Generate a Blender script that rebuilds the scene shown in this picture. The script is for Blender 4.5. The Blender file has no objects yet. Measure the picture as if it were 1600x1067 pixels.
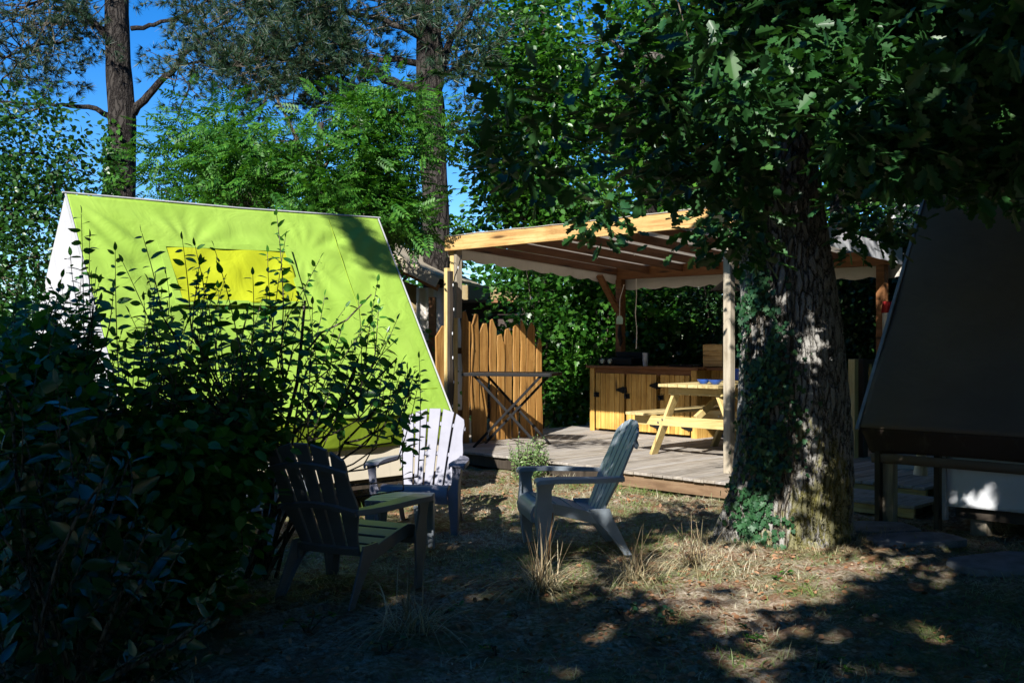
import bpy, math, random
import numpy as np
from mathutils import Vector, Matrix
random.seed(7)
RNG = np.random.default_rng(11)
S = bpy.context.scene
COL = S.collection
R = math.radians
# ------------------------------------------------------------------ camera, world, sun, exposure
cam_d = bpy.data.cameras.new('camera'); cam = bpy.data.objects.new('camera', cam_d); COL.objects.link(cam)
cam.location = (0, 0, 1.5); cam.rotation_euler = (R(90), 0, 0)
cam_d.lens = 36; cam_d.sensor_width = 36; cam_d.clip_start = 0.05; cam_d.clip_end = 500
S.camera = cam
SUN_AZ, SUN_EL = 18.0, 34.0           # light travels 18 degrees to the right of the view direction
SV = np.array([-math.sin(R(SUN_AZ))*math.cos(R(SUN_EL)), -math.cos(R(SUN_AZ))*math.cos(R(SUN_EL)), math.sin(R(SUN_EL))])
W = bpy.data.worlds.new('World'); S.world = W; W.use_nodes = True
nt = W.node_tree; bg = nt.nodes['Background']
sky = nt.nodes.new('ShaderNodeTexSky'); sky.sky_type = 'NISHITA'; sky.sun_disc = False
sky.sun_elevation = R(SUN_EL); sky.sun_rotation = math.atan2(SV[0], SV[1])
sky.air_density = 1.0; sky.dust_density = 0.2; sky.ozone_density = 3.5; sky.altitude = 1500
hs = nt.nodes.new('ShaderNodeHueSaturation'); hs.inputs['Saturation'].default_value = 1.38; hs.inputs['Hue'].default_value = .508
nt.links.new(sky.outputs[0], hs.inputs['Color']); nt.links.new(hs.outputs[0], bg.inputs[0]); bg.inputs[1].default_value = 0.084
ld = bpy.data.lights.new('sun', 'SUN'); ld.energy = 5.0; ld.angle = R(0.5); ld.color = (1.0, 0.965, 0.905)
lo = bpy.data.objects.new('sun', ld); COL.objects.link(lo)
lo.rotation_euler = Vector(SV).to_track_quat('Z', 'Y').to_euler()
S.view_settings.view_transform = 'Standard'; S.view_settings.look = 'None'
S.view_settings.exposure = 1.18; S.view_settings.gamma = 1
S.render.engine = 'CYCLES'
S.cycles.max_bounces = 6; S.cycles.diffuse_bounces = 3; S.cycles.glossy_bounces = 2
S.cycles.transmission_bounces = 3; S.cycles.transparent_max_bounces = 6; S.cycles.use_denoising = True
S.cycles.sample_clamp_indirect = 4

# ------------------------------------------------------------------ helpers
def P(px, py, Y):
    return np.array([(px-800)/1600*Y, Y, 1.5-(py-533.5)/1600*Y])
def PX(x, y, z):
    return 800+1600*x/y, 533.5+1600*(1.5-z)/y
def tag(o, label=None, cat=None, group=None, kind=None):
    if label: o['label'] = label
    if cat: o['category'] = cat
    if group: o['group'] = group
    if kind: o['kind'] = kind
    return o
def thing(name, label, cat, loc=(0, 0, 0), rz=0, group=None):
    o = bpy.data.objects.new(name, None); COL.objects.link(o)
    o.location = loc; o.rotation_euler = (0, 0, R(rz)); o.empty_display_size = 0.2
    return tag(o, label, cat, group)
def link_mesh(name, me, mat=None, parent=None, bevel=0, seg=2, smooth=None):
    o = bpy.data.objects.new(name, me); COL.objects.link(o)
    if mat is not None: me.materials.append(mat)
    if parent is not None: o.parent = parent
    if smooth is not None:
        me.polygons.foreach_set('use_smooth', [True]*len(me.polygons))
        if smooth < 180: me.set_sharp_from_angle(angle=R(smooth))
    if bevel:
        b = o.modifiers.new('bevel', 'BEVEL'); b.width = bevel; b.segments = seg; b.limit_method = 'ANGLE'; b.angle_limit = R(35)
        if smooth is not None: b.harden_normals = True
    return o
class MB:
    def __init__(s): s.v = []; s.f = []
    def add(s, vs, fs):
        n = len(s.v); s.v += [tuple(map(float, v)) for v in vs]; s.f += [tuple(i+n for i in f) for f in fs]; return s
    def box(s, x0, x1, y0, y1, z0, z1):
        return s.add([(x0,y0,z0),(x1,y0,z0),(x1,y1,z0),(x0,y1,z0),(x0,y0,z1),(x1,y0,z1),(x1,y1,z1),(x0,y1,z1)],
            [(0,3,2,1),(4,5,6,7),(0,1,5,4),(1,2,6,5),(2,3,7,6),(3,0,4,7)])
    def bar(s, a, b, w, h, up=(0, 0, 1)):
        a = Vector(a); b = Vector(b); d = (b-a).normalized(); sx = d.cross(Vector(up)).normalized(); u = sx.cross(d).normalized()
        r = [sx*w/2+u*h/2, -sx*w/2+u*h/2, -sx*w/2-u*h/2, sx*w/2-u*h/2]
        return s.loft([[a+q for q in r], [b+q for q in r]])
    def loft(s, rings, cap=True, close=True):
        n = len(rings[0]); vs = [p for r in rings for p in r]; fs = []
        for i in range(len(rings)-1):
            for j in range(n if close else n-1):
                k = (j+1) % n; fs.append((i*n+j, i*n+k, (i+1)*n+k, (i+1)*n+j))
        if cap: fs.append(tuple(range(n-1, -1, -1))); fs.append(tuple((len(rings)-1)*n+j for j in range(n)))
        return s.add(vs, fs)
    def tube(s, pts, rad, n=8, cap=True):
        pts = [Vector(p) for p in pts]; rings = []; ref = Vector((0.31, 0.95, 0.05))
        if not hasattr(rad, '__len__'): rad = [rad]*len(pts)
        for i, p in enumerate(pts):
            d = (pts[min(i+1, len(pts)-1)]-pts[max(i-1, 0)]).normalized()
            a = d.cross(ref)
            if a.length < 0.1: a = d.cross(Vector((1, 0, 0)))
            a.normalize(); b = d.cross(a)
            rings.append([p+(a*math.cos(t)+b*math.sin(t))*rad[i] for t in [2*math.pi*k/n for k in range(n)]])
        return s.loft(rings, cap)
    def prism(s, poly, y0, y1, axis='y'):
        n = len(poly)
        f = {'y': lambda p, t: (p[0], t, p[1]), 'x': lambda p, t: (t, p[0], p[1]), 'z': lambda p, t: (p[0], p[1], t)}[axis]
        vs = [f(p, y0) for p in poly]+[f(p, y1) for p in poly]
        fs = [tuple(range(n)), tuple(range(2*n-1, n-1, -1))]+[(i, i+n, (i+1) % n+n, (i+1) % n) for i in range(n)]
        return s.add(vs, fs)
    def mesh(s, name):
        me = bpy.data.meshes.new(name); me.from_pydata(s.v, [], s.f); me.update()
        import bmesh
        bm = bmesh.new(); bm.from_mesh(me); bmesh.ops.recalc_face_normals(bm, faces=bm.faces); bm.to_mesh(me); bm.free()
        return me
    def build(s, name, mat, parent=None, bevel=0, seg=2, smooth=None):
        return link_mesh(name, s.mesh(name), mat, parent, bevel, seg, smooth)
def np_mesh(name, V, loops, starts):
    me = bpy.data.meshes.new(name)
    me.vertices.add(len(V)); me.vertices.foreach_set('co', V.astype(np.float32).ravel())
    me.loops.add(len(loops)); me.loops.foreach_set('vertex_index', loops.astype(np.int32))
    me.polygons.add(len(starts)); me.polygons.foreach_set('loop_start', starts.astype(np.int32))
    me.update(calc_edges=True)
    return me
def norm(a): return a/np.maximum(np.linalg.norm(a, axis=-1, keepdims=True), 1e-9)
def rnd(n): return norm(RNG.normal(size=(n, 3)))

# leaf templates: (verts, faces) with the leaf along +y, width x, normal z
def tmpl(v, f): return np.array(v, float), f
DIAMOND = tmpl([(0,0,0),(-.26,.45,.06),(0,1,-.03),(.26,.45,.06)], [(0,2,1),(0,3,2)])
BROAD = tmpl([(0,0,0),(-.28,.2,.04),(-.3,.6,.05),(0,1,-.06),(.3,.6,.05),(.28,.2,.04)], [(0,3,2,1),(0,5,4,3)])
OVAL = tmpl([(0,-.12,0),(0,0,0),(-.17,.2,.035),(-.215,.42,.045),(-.16,.7,.03),(0,1,-.07),(.16,.7,.03),(.215,.42,.045),(.17,.2,.035),(0,.42,0),(.012,-.12,0)],
            [(1,9,3,2),(9,5,4,3),(1,8,7,9),(9,7,6,5),(0,10,1)])
def oak_t():
    h = [(.03,.08),(.11,.15),(.15,.25),(.09,.31),(.20,.40),(.25,.50),(.13,.54),(.24,.66),(.26,.76),(.14,.79),(.15,.92),(.05,.98)]
    v = [(0,-.1,0),(0,0,0)]+[(x,y,.10*x+.1*x*math.sin(9*y)) for x,y in h]+[(0,1,-.05)]+[(-x,y,.10*x+.1*x*math.sin(9*y)) for x,y in h]
    n = len(h)
    return tmpl(v, [tuple([1]+list(range(2,2+n))+[2+n]), tuple([1,2+n]+list(range(2+2*n,2+n,-1)))])
OAK = oak_t()
def ivy_t():
    o = [(0,0),(.28,-.12),(.5,.22),(.27,.36),(.36,.72),(.13,.66),(0,1),(-.13,.66),(-.36,.72),(-.27,.36),(-.5,.22),(-.28,-.12)]
    return tmpl([(x,y,.12*abs(x)) for x,y in o], [tuple(range(0,7)), tuple([0]+list(range(6,12)))])
IVY = ivy_t()
def pinnate_t():
    v = []; f = []
    k = 6
    for i in range(k):
        y = .18+.14*i
        for sx in (-1, 1):
            b = len(v); l = .30-.02*abs(i-2)
            dx, dy = sx*.80, .60
            v += [(0,y,0),(sx*.10,y+.12,.02),(dx*l,y+dy*l,-.05),(sx*.15,y+.02,.02)]
            f += [(b,b+1,b+2,b+3)]
    b = len(v); v += [(0,.98,0),(-.05,1.12,0),(0,1.28,-.03),(.05,1.12,0)]; f += [(b,b+3,b+2,b+1)]
    b = len(v); v += [(-.006,0,0),(.006,0,0),(0,1,0)]; f += [(b,b+1,b+2)]
    return tmpl(v, f)
PINN = pinnate_t()
def tuft_t(n=24):
    v = []; f = []
    rr = random.Random(3)
    for i in range(n):
        a = rr.uniform(0, 6.283); s_ = rr.uniform(.25, .95); c = math.sqrt(max(0, 1-s_*s_))
        d = Vector((math.cos(a)*s_, c, math.sin(a)*s_)); p = d.cross(Vector((rr.random()-.5, rr.random()-.5, rr.random()-.5))).normalized()*.03
        b = len(v); l = rr.uniform(.7, 1)
        v += [tuple(p), tuple(-p), tuple(d*l)]; f += [(b,b+1,b+2)]
    return tmpl(v, f)
TUFT = tuft_t()
def leaf_mesh(name, mat, parent, pos, axis, nrm, size, T=DIAMOND, smooth=False):
    V, F = T; n = len(pos)
    axis = norm(axis); side = norm(np.cross(axis, nrm)); nr = np.cross(side, axis)
    size = np.asarray(size).reshape(-1, 1, 1) if hasattr(size, '__len__') else size
    vv = pos[:, None, :]+size*(V[None, :, 0:1]*side[:, None, :]+V[None, :, 1:2]*axis[:, None, :]+V[None, :, 2:3]*nr[:, None, :])
    base = (np.arange(n)*len(V))[:, None]
    fl = np.concatenate([np.array(f) for f in F]); cnt = np.array([len(f) for f in F])
    loops = (base+fl[None, :]).ravel()
    st = np.concatenate([[0], np.cumsum(cnt)[:-1]])
    starts = ((np.arange(n)*len(fl))[:, None]+st[None, :]).ravel()
    me = np_mesh(name, vv.reshape(-1, 3), loops, starts)
    return link_mesh(name, me, mat, parent)

# ------------------------------------------------------------------ materials
def M(name):
    m = bpy.data.materials.new(name); m.use_nodes = True; t = m.node_tree
    return m, t, t.nodes['Principled BSDF']
def nd(t, typ, **k):
    n = t.nodes.new(typ)
    for a, b in k.items(): setattr(n, a, b)
    return n
def ramp(t, fac, stops):
    r = nd(t, 'ShaderNodeValToRGB'); e = r.color_ramp.elements
    while len(e) > 1: e.remove(e[-1])
    e[0].position = stops[0][0]; e[0].color = (*stops[0][1], 1)
    for p, c in stops[1:]:
        x = e.new(p); x.color = (*c, 1)
    t.links.new(fac, r.inputs[0]); return r.outputs[0]
def noise(t, scale=5, detail=4, vec=None, rough=.55, dist=0):
    n = nd(t, 'ShaderNodeTexNoise'); n.inputs['Scale'].default_value = scale; n.inputs['Detail'].default_value = detail
    n.inputs['Roughness'].default_value = rough; n.inputs['Distortion'].default_value = dist
    if vec is not None: t.links.new(vec, n.inputs['Vector'])
    return n.outputs[0]
def mapping(t, scale=(1, 1, 1), coord='Object', rot=(0, 0, 0), loc=None):
    tc = nd(t, 'ShaderNodeTexCoord'); mp = nd(t, 'ShaderNodeMapping'); mp.inputs['Scale'].default_value = scale; mp.inputs['Rotation'].default_value = rot
    t.links.new(tc.outputs[coord], mp.inputs[0])
    if loc is not None: t.links.new(loc, mp.inputs['Location'])
    return mp.outputs[0]
def mixc(t, a, b, fac, mode='MIX'):
    m = nd(t, 'ShaderNodeMix', data_type='RGBA', blend_type=mode)
    for s_, v in ((0, fac), (6, a), (7, b)):
        if hasattr(v, 'links') or hasattr(v, 'is_linked'): t.links.new(v, m.inputs[s_])
        else: m.inputs[s_].default_value = v if s_ == 0 else (*v, 1)
    return m.outputs[2]
def bump(t, p, h, strength=.3, dist=.02):
    b = nd(t, 'ShaderNodeBump'); b.inputs['Strength'].default_value = strength; b.inputs['Distance'].default_value = dist
    t.links.new(h, b.inputs['Height']); t.links.new(b.outputs[0], p.inputs['Normal'])
def leafmat(name, cols, rough=.45, trans=.35, spec=.5, tcol=None):
    m, t, p = M(name)
    g = nd(t, 'ShaderNodeNewGeometry')
    n = len(cols); c = ramp(t, g.outputs['Random Per Island'], [(i/(n-1) if n > 1 else 0, x) for i, x in enumerate(cols)])
    big = noise(t, .9, 2, mapping(t)); c = mixc(t, c, (.55, .62, .5), ramp(t, big, [(.42, (0, 0, 0)), (.62, (.45, .45, .45))]), 'MULTIPLY')
    t.links.new(c, p.inputs['Base Color']); p.inputs['Roughness'].default_value = rough; p.inputs['Specular IOR Level'].default_value = spec
    tr = nd(t, 'ShaderNodeBsdfTranslucent'); c2 = mixc(t, c, tcol or (1.25, 1.35, .45), 1.0, 'MULTIPLY')
    t.links.new(c2, tr.inputs[0]); mx = nd(t, 'ShaderNodeMixShader'); mx.inputs[0].default_value = trans
    t.links.new(p.outputs[0], mx.inputs[1]); t.links.new(tr.outputs[0], mx.inputs[2])
    t.links.new(mx.outputs[0], t.nodes['Material Output'].inputs[0]); return m
def grassmat():
    m = leafmat('short_grass', [(.56, .50, .38), (.68, .62, .50), (.40, .34, .24), (.32, .29, .16), (.60, .54, .42)], .6, .2, .3)
    t = m.node_tree; p = t.nodes['Principled BSDF']; src = p.inputs['Base Color'].links[0].from_socket
    g = nd(t, 'ShaderNodeNewGeometry'); gr = ramp(t, g.outputs['Random Per Island'], [(0, (.05, .12, .015)), (.5, (.09, .18, .03)), (1, (.16, .22, .06))])
    f = noise(t, 1.1, 4, mapping(t, loc=None), .6); c = mixc(t, src, gr, ramp(t, f, [(.41, (.12, .12, .12)), (.53, (.95, .95, .95))])); t.links.new(c, p.inputs['Base Color']); return m
def woodmat(name, c1, c2, c3, axis='z', rough=.6, knots=True, gscale=1, spec=.35):
    m, t, p = M(name)
    g = nd(t, 'ShaderNodeNewGeometry')
    cx = nd(t, 'ShaderNodeCombineXYZ'); mu = nd(t, 'ShaderNodeMath', operation='MULTIPLY'); mu.inputs[1].default_value = 37
    t.links.new(g.outputs['Random Per Island'], mu.inputs[0])
    for i in range(3): t.links.new(mu.outputs[0], cx.inputs[i])
    lo_, hi_ = 1.6*gscale, 24*gscale
    sc = {'x': (lo_, hi_, hi_), 'y': (hi_, lo_, hi_), 'z': (hi_, hi_, lo_)}[axis]
    v = mapping(t, sc, 'Object', loc=cx.outputs[0])
    n1 = noise(t, 1.0, 5, v, .6, .6); n2 = noise(t, 5.0, 4, v, .7)
    c = ramp(t, n1, [(.28, c1), (.5, c2), (.72, c3)])
    c = mixc(t, c, c1, ramp(t, n2, [(.5, (0, 0, 0)), (.75, (.6, .6, .6))]))
    isl = ramp(t, g.outputs['Random Per Island'], [(0, (.68, .66, .62)), (.5, (1, 1, 1)), (1, (.84, .8, .72))])
    c = mixc(t, c, isl, 1.0, 'MULTIPLY')
    if knots:
        sk = {'x': (1.1, 7, 7), 'y': (7, 1.1, 7), 'z': (7, 7, 1.1)}[axis]
        vo = nd(t, 'ShaderNodeTexVoronoi'); vo.inputs['Scale'].default_value = 1.0
        t.links.new(mapping(t, sk, 'Object', loc=cx.outputs[0]), vo.inputs['Vector'])
        c = mixc(t, c, tuple(x*.25 for x in c1), ramp(t, vo.outputs['Distance'], [(.07, (1, 1, 1)), (.13, (.45, .45, .45)), (.2, (0, 0, 0))]))
    dirt = noise(t, 3.2, 6, mapping(t), .65)
    c = mixc(t, c, (.55, .5, .42), ramp(t, dirt, [(.5, (0, 0, 0)), (.7, (.55, .55, .55))]), 'MULTIPLY')
    t.links.new(c, p.inputs['Base Color']); p.inputs['Roughness'].default_value = rough; p.inputs['Specular IOR Level'].default_value = spec
    bump(t, p, n2, .35, .004); return m
def fabric(name, c, c2, rough=.75, trans=.0, dirtamt=.3, wrinkle=.25, weave=900, dirtcol=(.35, .33, .25)):
    m, t, p = M(name)
    a = noise(t, 1.4, 5, mapping(t), .6); b = noise(t, 9, 5, mapping(t, (1, 1, .35)), .7)
    col = mixc(t, c, c2, ramp(t, a, [(.35, (0, 0, 0)), (.68, (1, 1, 1))]))
    col = mixc(t, col, dirtcol, ramp(t, b, [(.56, (0, 0, 0)), (.8, (dirtamt,)*3)]))
    sp = noise(t, 60, 2, mapping(t)); col = mixc(t, col, dirtcol, ramp(t, sp, [(.71, (0, 0, 0)), (.74, (.8*dirtamt,)*3)]))
    t.links.new(col, p.inputs['Base Color']); p.inputs['Roughness'].default_value = rough; p.inputs['Specular IOR Level'].default_value = .3
    w = noise(t, 3.5, 3, mapping(t, (1, 2.2, .7)), .5, .8)
    bump(t, p, w, wrinkle, .06)
    if trans:
        tr = nd(t, 'ShaderNodeBsdfTranslucent'); t.links.new(col, tr.inputs[0]); mx = nd(t, 'ShaderNodeMixShader'); mx.inputs[0].default_value = trans
        t.links.new(p.outputs[0], mx.inputs[1]); t.links.new(tr.outputs[0], mx.inputs[2]); t.links.new(mx.outputs[0], t.nodes['Material Output'].inputs[0])
    return m
def plain(name, c, rough=.5, metal=0, spec=.5, var=.15, bscale=40, bs=.08):
    m, t, p = M(name)
    n = noise(t, 6, 6, mapping(t), .65)
    col = mixc(t, c, tuple(x*(1-var*2) for x in c), ramp(t, n, [(.4, (0, 0, 0)), (.7, (1, 1, 1))]))
    t.links.new(col, p.inputs['Base Color']); p.inputs['Roughness'].default_value = rough; p.inputs['Metallic'].default_value = metal
    p.inputs['Specular IOR Level'].default_value = spec
    bump(t, p, noise(t, bscale, 4, mapping(t)), bs, .003); return m
def barkmat(name, dark, mid, light, sxy=14, sz=3.2, disp=.03, moss=False, bumps=.8, lichen=.35):
    m, t, p = M(name)
    v = mapping(t, (sxy, sxy, sz)); wob = noise(t, 2.5, 3, mapping(t, (1, 1, .6)))
    wob2 = noise(t, 11, 4, mapping(t, (1, 1, .5), loc=None), .7)
    ad0 = nd(t, 'ShaderNodeVectorMath', operation='MULTIPLY_ADD'); t.links.new(wob2, ad0.inputs[0]); ad0.inputs[1].default_value = (2.2, -1.8, 1.3); t.links.new(v, ad0.inputs[2])
    add = nd(t, 'ShaderNodeVectorMath', operation='MULTIPLY_ADD'); t.links.new(wob, add.inputs[0]); add.inputs[1].default_value = (3, 3, 1.6); t.links.new(ad0.outputs[0], add.inputs[2])
    vo = nd(t, 'ShaderNodeTexVoronoi', feature='DISTANCE_TO_EDGE'); t.links.new(add.outputs[0], vo.inputs['Vector']); vo.inputs['Scale'].default_value = 1
    fine = noise(t, 26, 8, mapping(t, (1, 1, .4)), .75)
    ridge = ramp(t, vo.outputs['Distance'], [(0, (0, 0, 0)), (.07, (.5, .5, .5)), (.24, (1, 1, 1))])
    hmix = mixc(t, ridge, fine, .34)
    c = ramp(t, hmix, [(.12, dark), (.42, mid), (.8, light)])
    spk = noise(t, 55, 5, mapping(t), .7); c = mixc(t, c, tuple(min(1, x*1.7+.05) for x in light), ramp(t, spk, [(.6, (0, 0, 0)), (.75, (lichen,)*3)]))
    if moss:
        sep = nd(t, 'ShaderNodeSeparateXYZ'); tc = nd(t, 'ShaderNodeTexCoord'); t.links.new(tc.outputs['Object'], sep.inputs[0])
        mn = noise(t, 2.1, 5, mapping(t, (1, 1, .45)), .65)
        hz = ramp(t, sep.outputs[2], [(0, (.20, .20, .20)), (.30, (.16, .16, .16)), (.75, (.02, .02, .02)), (1, (0, 0, 0))])
        sm = nd(t, 'ShaderNodeMath', operation='ADD'); t.links.new(mn, sm.inputs[0]); t.links.new(hz, sm.inputs[1])
        pa = nd(t, 'ShaderNodeMath', operation='MULTIPLY'); t.links.new(fine, pa.inputs[0]); pa.inputs[1].default_value = .55
        s2 = nd(t, 'ShaderNodeMath', operation='ADD'); t.links.new(sm.outputs[0], s2.inputs[0]); t.links.new(pa.outputs[0], s2.inputs[1])
        c = mixc(t, c, (.16, .145, .015), ramp(t, s2.outputs[0], [(.95, (0, 0, 0)), (1.04, (.6, .6, .6))]))
    t.links.new(c, p.inputs['Base Color']); p.inputs['Roughness'].default_value = .9; p.inputs['Specular IOR Level'].default_value = .15
    bump(t, p, fine, bumps, .012)
    if disp:
        d = nd(t, 'ShaderNodeDisplacement'); d.inputs['Scale'].default_value = disp; d.inputs['Midlevel'].default_value = .8
        t.links.new(hmix, d.inputs['Height']); t.links.new(d.outputs[0], t.nodes['Material Output'].inputs['Displacement']); m.displacement_method = 'BOTH'
    else:
        b = nd(t, 'ShaderNodeBump'); b.inputs['Strength'].default_value = 1; b.inputs['Distance'].default_value = .04; t.links.new(hmix, b.inputs['Height']); t.links.new(b.outputs[0], p.inputs['Normal'])
    return m

MAT = {}
MAT['green'] = fabric('lime_canvas', (.205, .335, .04), (.245, .38, .055), trans=.0, dirtamt=.18, wrinkle=.3, dirtcol=(.16, .28, .03))
MAT['olive'] = fabric('lime_skirt_canvas', (.20, .30, .015), (.25, .34, .02), dirtamt=.3, dirtcol=(.12, .16, .02))
MAT['yellow'] = fabric('yellow_window_flap', (.34, .38, .006), (.30, .35, .008), dirtamt=.15, wrinkle=.3, dirtcol=(.16, .2, .01))
MAT['white'] = fabric('white_canvas', (.46, .46, .48), (.40, .41, .43), dirtamt=.2, trans=.12)
MAT['canvas'] = fabric('translucent_roof_canvas', (.78, .74, .68), (.70, .66, .6), dirtamt=.25, trans=.5)
MAT['cream'] = fabric('cream_canvas', (.62, .58, .52), (.54, .50, .45), dirtamt=.3)
MAT['tan'] = fabric('tan_canvas', (.34, .29, .21), (.28, .24, .17), dirtamt=.4)
MAT['khaki'] = fabric('khaki_canvas', (.24, .18, .085), (.20, .15, .07), dirtamt=.3)
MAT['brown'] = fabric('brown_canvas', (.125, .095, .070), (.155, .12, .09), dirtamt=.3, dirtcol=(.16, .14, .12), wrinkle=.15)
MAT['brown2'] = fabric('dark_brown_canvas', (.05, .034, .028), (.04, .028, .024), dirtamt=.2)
MAT['board'] = fabric('cream_board', (.62, .55, .43), (.55, .49, .38), dirtamt=.4, wrinkle=.05)
MAT['wboard'] = fabric('white_sheet', (.62, .64, .66), (.55, .57, .6), dirtamt=.4, wrinkle=.2)
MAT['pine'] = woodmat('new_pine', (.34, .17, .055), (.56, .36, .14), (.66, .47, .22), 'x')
MAT['pinez'] = woodmat('new_pine_upright', (.34, .17, .055), (.56, .36, .14), (.66, .47, .22), 'z')
MAT['piney'] = woodmat('dark_brown_pine', (.08, .03, .012), (.13, .055, .022), (.18, .08, .035), 'y')  # dark brown rafter timber, the wood's own colour
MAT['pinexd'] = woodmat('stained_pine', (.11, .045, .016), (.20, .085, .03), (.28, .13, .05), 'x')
MAT['door'] = woodmat('cupboard_boards', (.34, .17, .035), (.58, .34, .08), (.68, .45, .14), 'z')
MAT['treated'] = woodmat('treated_pine', (.36, .25, .09), (.56, .43, .18), (.64, .52, .26), 'x')
MAT['treatedz'] = woodmat('treated_pine_upright', (.36, .25, .09), (.56, .43, .18), (.64, .52, .26), 'z')
MAT['treatedy'] = woodmat('treated_pine_bench', (.33, .24, .10), (.50, .40, .19), (.60, .50, .27), 'y')
MAT['slabw'] = woodmat('waney_boards', (.17, .075, .018), (.33, .17, .045), (.42, .25, .085), 'z')
MAT['greyz'] = woodmat('weathered_post', (.16, .135, .10), (.27, .235, .18), (.36, .32, .25), 'z')
MAT['postz'] = woodmat('light_grey_post', (.24, .20, .15), (.40, .35, .27), (.50, .45, .36), 'z')
MAT['deck'] = woodmat('weathered_deck', (.19, .165, .14), (.33, .30, .27), (.45, .42, .38), 'y', rough=.7, knots=False)
MAT['dkwood'] = woodmat('dark_rail', (.03, .022, .018), (.05, .04, .03), (.07, .055, .045), 'z')
MAT['black'] = plain('black_metal', (.006, .006, .007), .5, 0, .25)
MAT['graym'] = plain('brushed_metal', (.5, .5, .5), .3, .9)
MAT['trim'] = plain('pale_trim', (.24, .26, .29), .5)
MAT['fasc'] = woodmat('aged_fascia', (.10, .06, .035), (.19, .12, .07), (.26, .18, .11), 'x')
MAT['pl_white'] = plain('lilac_white_plastic', (.185, .185, .23), .5, spec=.3, var=.10, bs=.08)
MAT['pl_grey'] = plain('blue_grey_plastic', (.25, .29, .33), .42, var=.1, bs=.05)
MAT['pl_dark'] = plain('shade_dark_plastic', (.13, .135, .145), .42, var=.1, bs=.05)  # base colour darkened for the shade the near chair stands in
MAT['pl_mid'] = plain('mid_grey_plastic', (.24, .27, .30), .4, var=.1, bs=.05)
MAT['blue'] = plain('blue_glaze', (.02, .09, .42), .15)
MAT['red'] = plain('red_cloth', (.45, .02, .02), .8)
MAT['stone'] = plain('path_slab', (.20, .21, .22), .8, var=.3, bscale=25, bs=.5)
MAT['bulb'] = plain('clear_bulb', (.7, .72, .75), .2)
MAT['oakbark'] = barkmat('oak_bark', (.012, .010, .008), (.125, .117, .105), (.26, .25, .23), 24, 4.6, .034, True)
MAT['pinebark'] = barkmat('pine_bark', (.012, .009, .008), (.022, .018, .016), (.044, .038, .033), 13, 2.6, 0)
MAT['twig'] = barkmat('twig_bark', (.03, .024, .018), (.08, .065, .05), (.14, .12, .09), 30, 8, 0, lichen=.1)
MAT['oakleaf'] = leafmat('oak_leaves', [(.014, .06, .016), (.024, .09, .022), (.04, .125, .032), (.02, .075, .022), (.06, .15, .035)], .45, .22)
MAT['canopy'] = leafmat('oak_canopy_leaves', [(.035, .08, .018), (.07, .13, .03), (.05, .10, .02)], .5, .42, .3, (1.6, 1.35, .6))
MAT['ashleaf'] = leafmat('ash_leaves', [(.015, .075, .010), (.035, .135, .016), (.10, .25, .035), (.022, .095, .012)], .45, .35, .3)
MAT['farleaf'] = leafmat('maple_leaves', [(.014, .07, .008), (.036, .125, .014), (.085, .22, .025)], .36, .35)
MAT['hedgeleaf'] = leafmat('hedge_leaves', [(.01, .035, .008), (.02, .065, .014), (.032, .09, .02)], .4, .2)  # leaf colours darkened to carry the roof shade behind the counter
MAT['birchleaf'] = leafmat('birch_leaves', [(.016, .065, .012), (.036, .11, .02), (.025, .085, .016)], .4, .3)
MAT['privet'] = leafmat('privet_leaves', [(.018, .09, .010), (.04, .16, .018), (.07, .22, .03), (.03, .12, .014)], .36, .35)
MAT['laurel'] = leafmat('laurel_leaves', [(.012, .05, .015), (.02, .07, .02), (.03, .09, .025)], .27, .12, .7)
MAT['needle'] = leafmat('pine_needles', [(.010, .04, .020), (.020, .06, .028), (.035, .075, .03), (.016, .052, .026), (.08, .06, .022)], .5, .2)
MAT['ivy'] = leafmat('ivy_leaves', [(.012, .05, .02), (.022, .075, .028), (.035, .10, .038)], .5, .1, .3)
MAT['bushleaf'] = leafmat('small_bush_leaves', [(.08, .17, .05), (.14, .24, .07), (.20, .28, .10)], .5, .25)
MAT['dry'] = leafmat('dry_straw', [(.32, .25, .13), (.46, .38, .22), (.55, .48, .32), (.22, .20, .08)], .6, .15, .3, (1, .9, .6))
MAT['stub'] = leafmat('brown_stubble', [(.16, .11, .06), (.26, .19, .11), (.34, .26, .16), (.10, .09, .04)], .7, .1, .3, (1, .8, .5))
MAT['litter'] = leafmat('dead_leaves', [(.14, .065, .03), (.28, .13, .06), (.36, .20, .11), (.18, .09, .05), (.40, .30, .20)], .7, .1, .3, (1, .7, .4))
MAT['grassm'] = grassmat()
MAT['yleaf'] = leafmat('yellowed_leaves', [(.42, .30, .04), (.5, .22, .05)], .5, .2)

# ------------------------------------------------------------------ sunlit spots: holes cut in the crowns so the sun reaches them
LIT = []   # (point, radius)
def lit(p, r): LIT.append((np.array(p, float), r))
def keep_mask(c, pad=0.0):
    """False for leaf clumps that stand between the sun and a place that the photo shows in sunlight."""
    k = np.ones(len(c), bool)
    for p, r in LIT:
        d = c-p; t = d@SV; q = d-np.outer(t, SV)
        k &= ~((t > 0.25) & (np.linalg.norm(q, axis=1) < r+(pad if r > .15 else 0)))
    return k
def G(px, py, z=0.0):
    Y = 1600*(1.5-z)/(py-533.5); return ((px-800)/1600*Y, Y, z)

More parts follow.
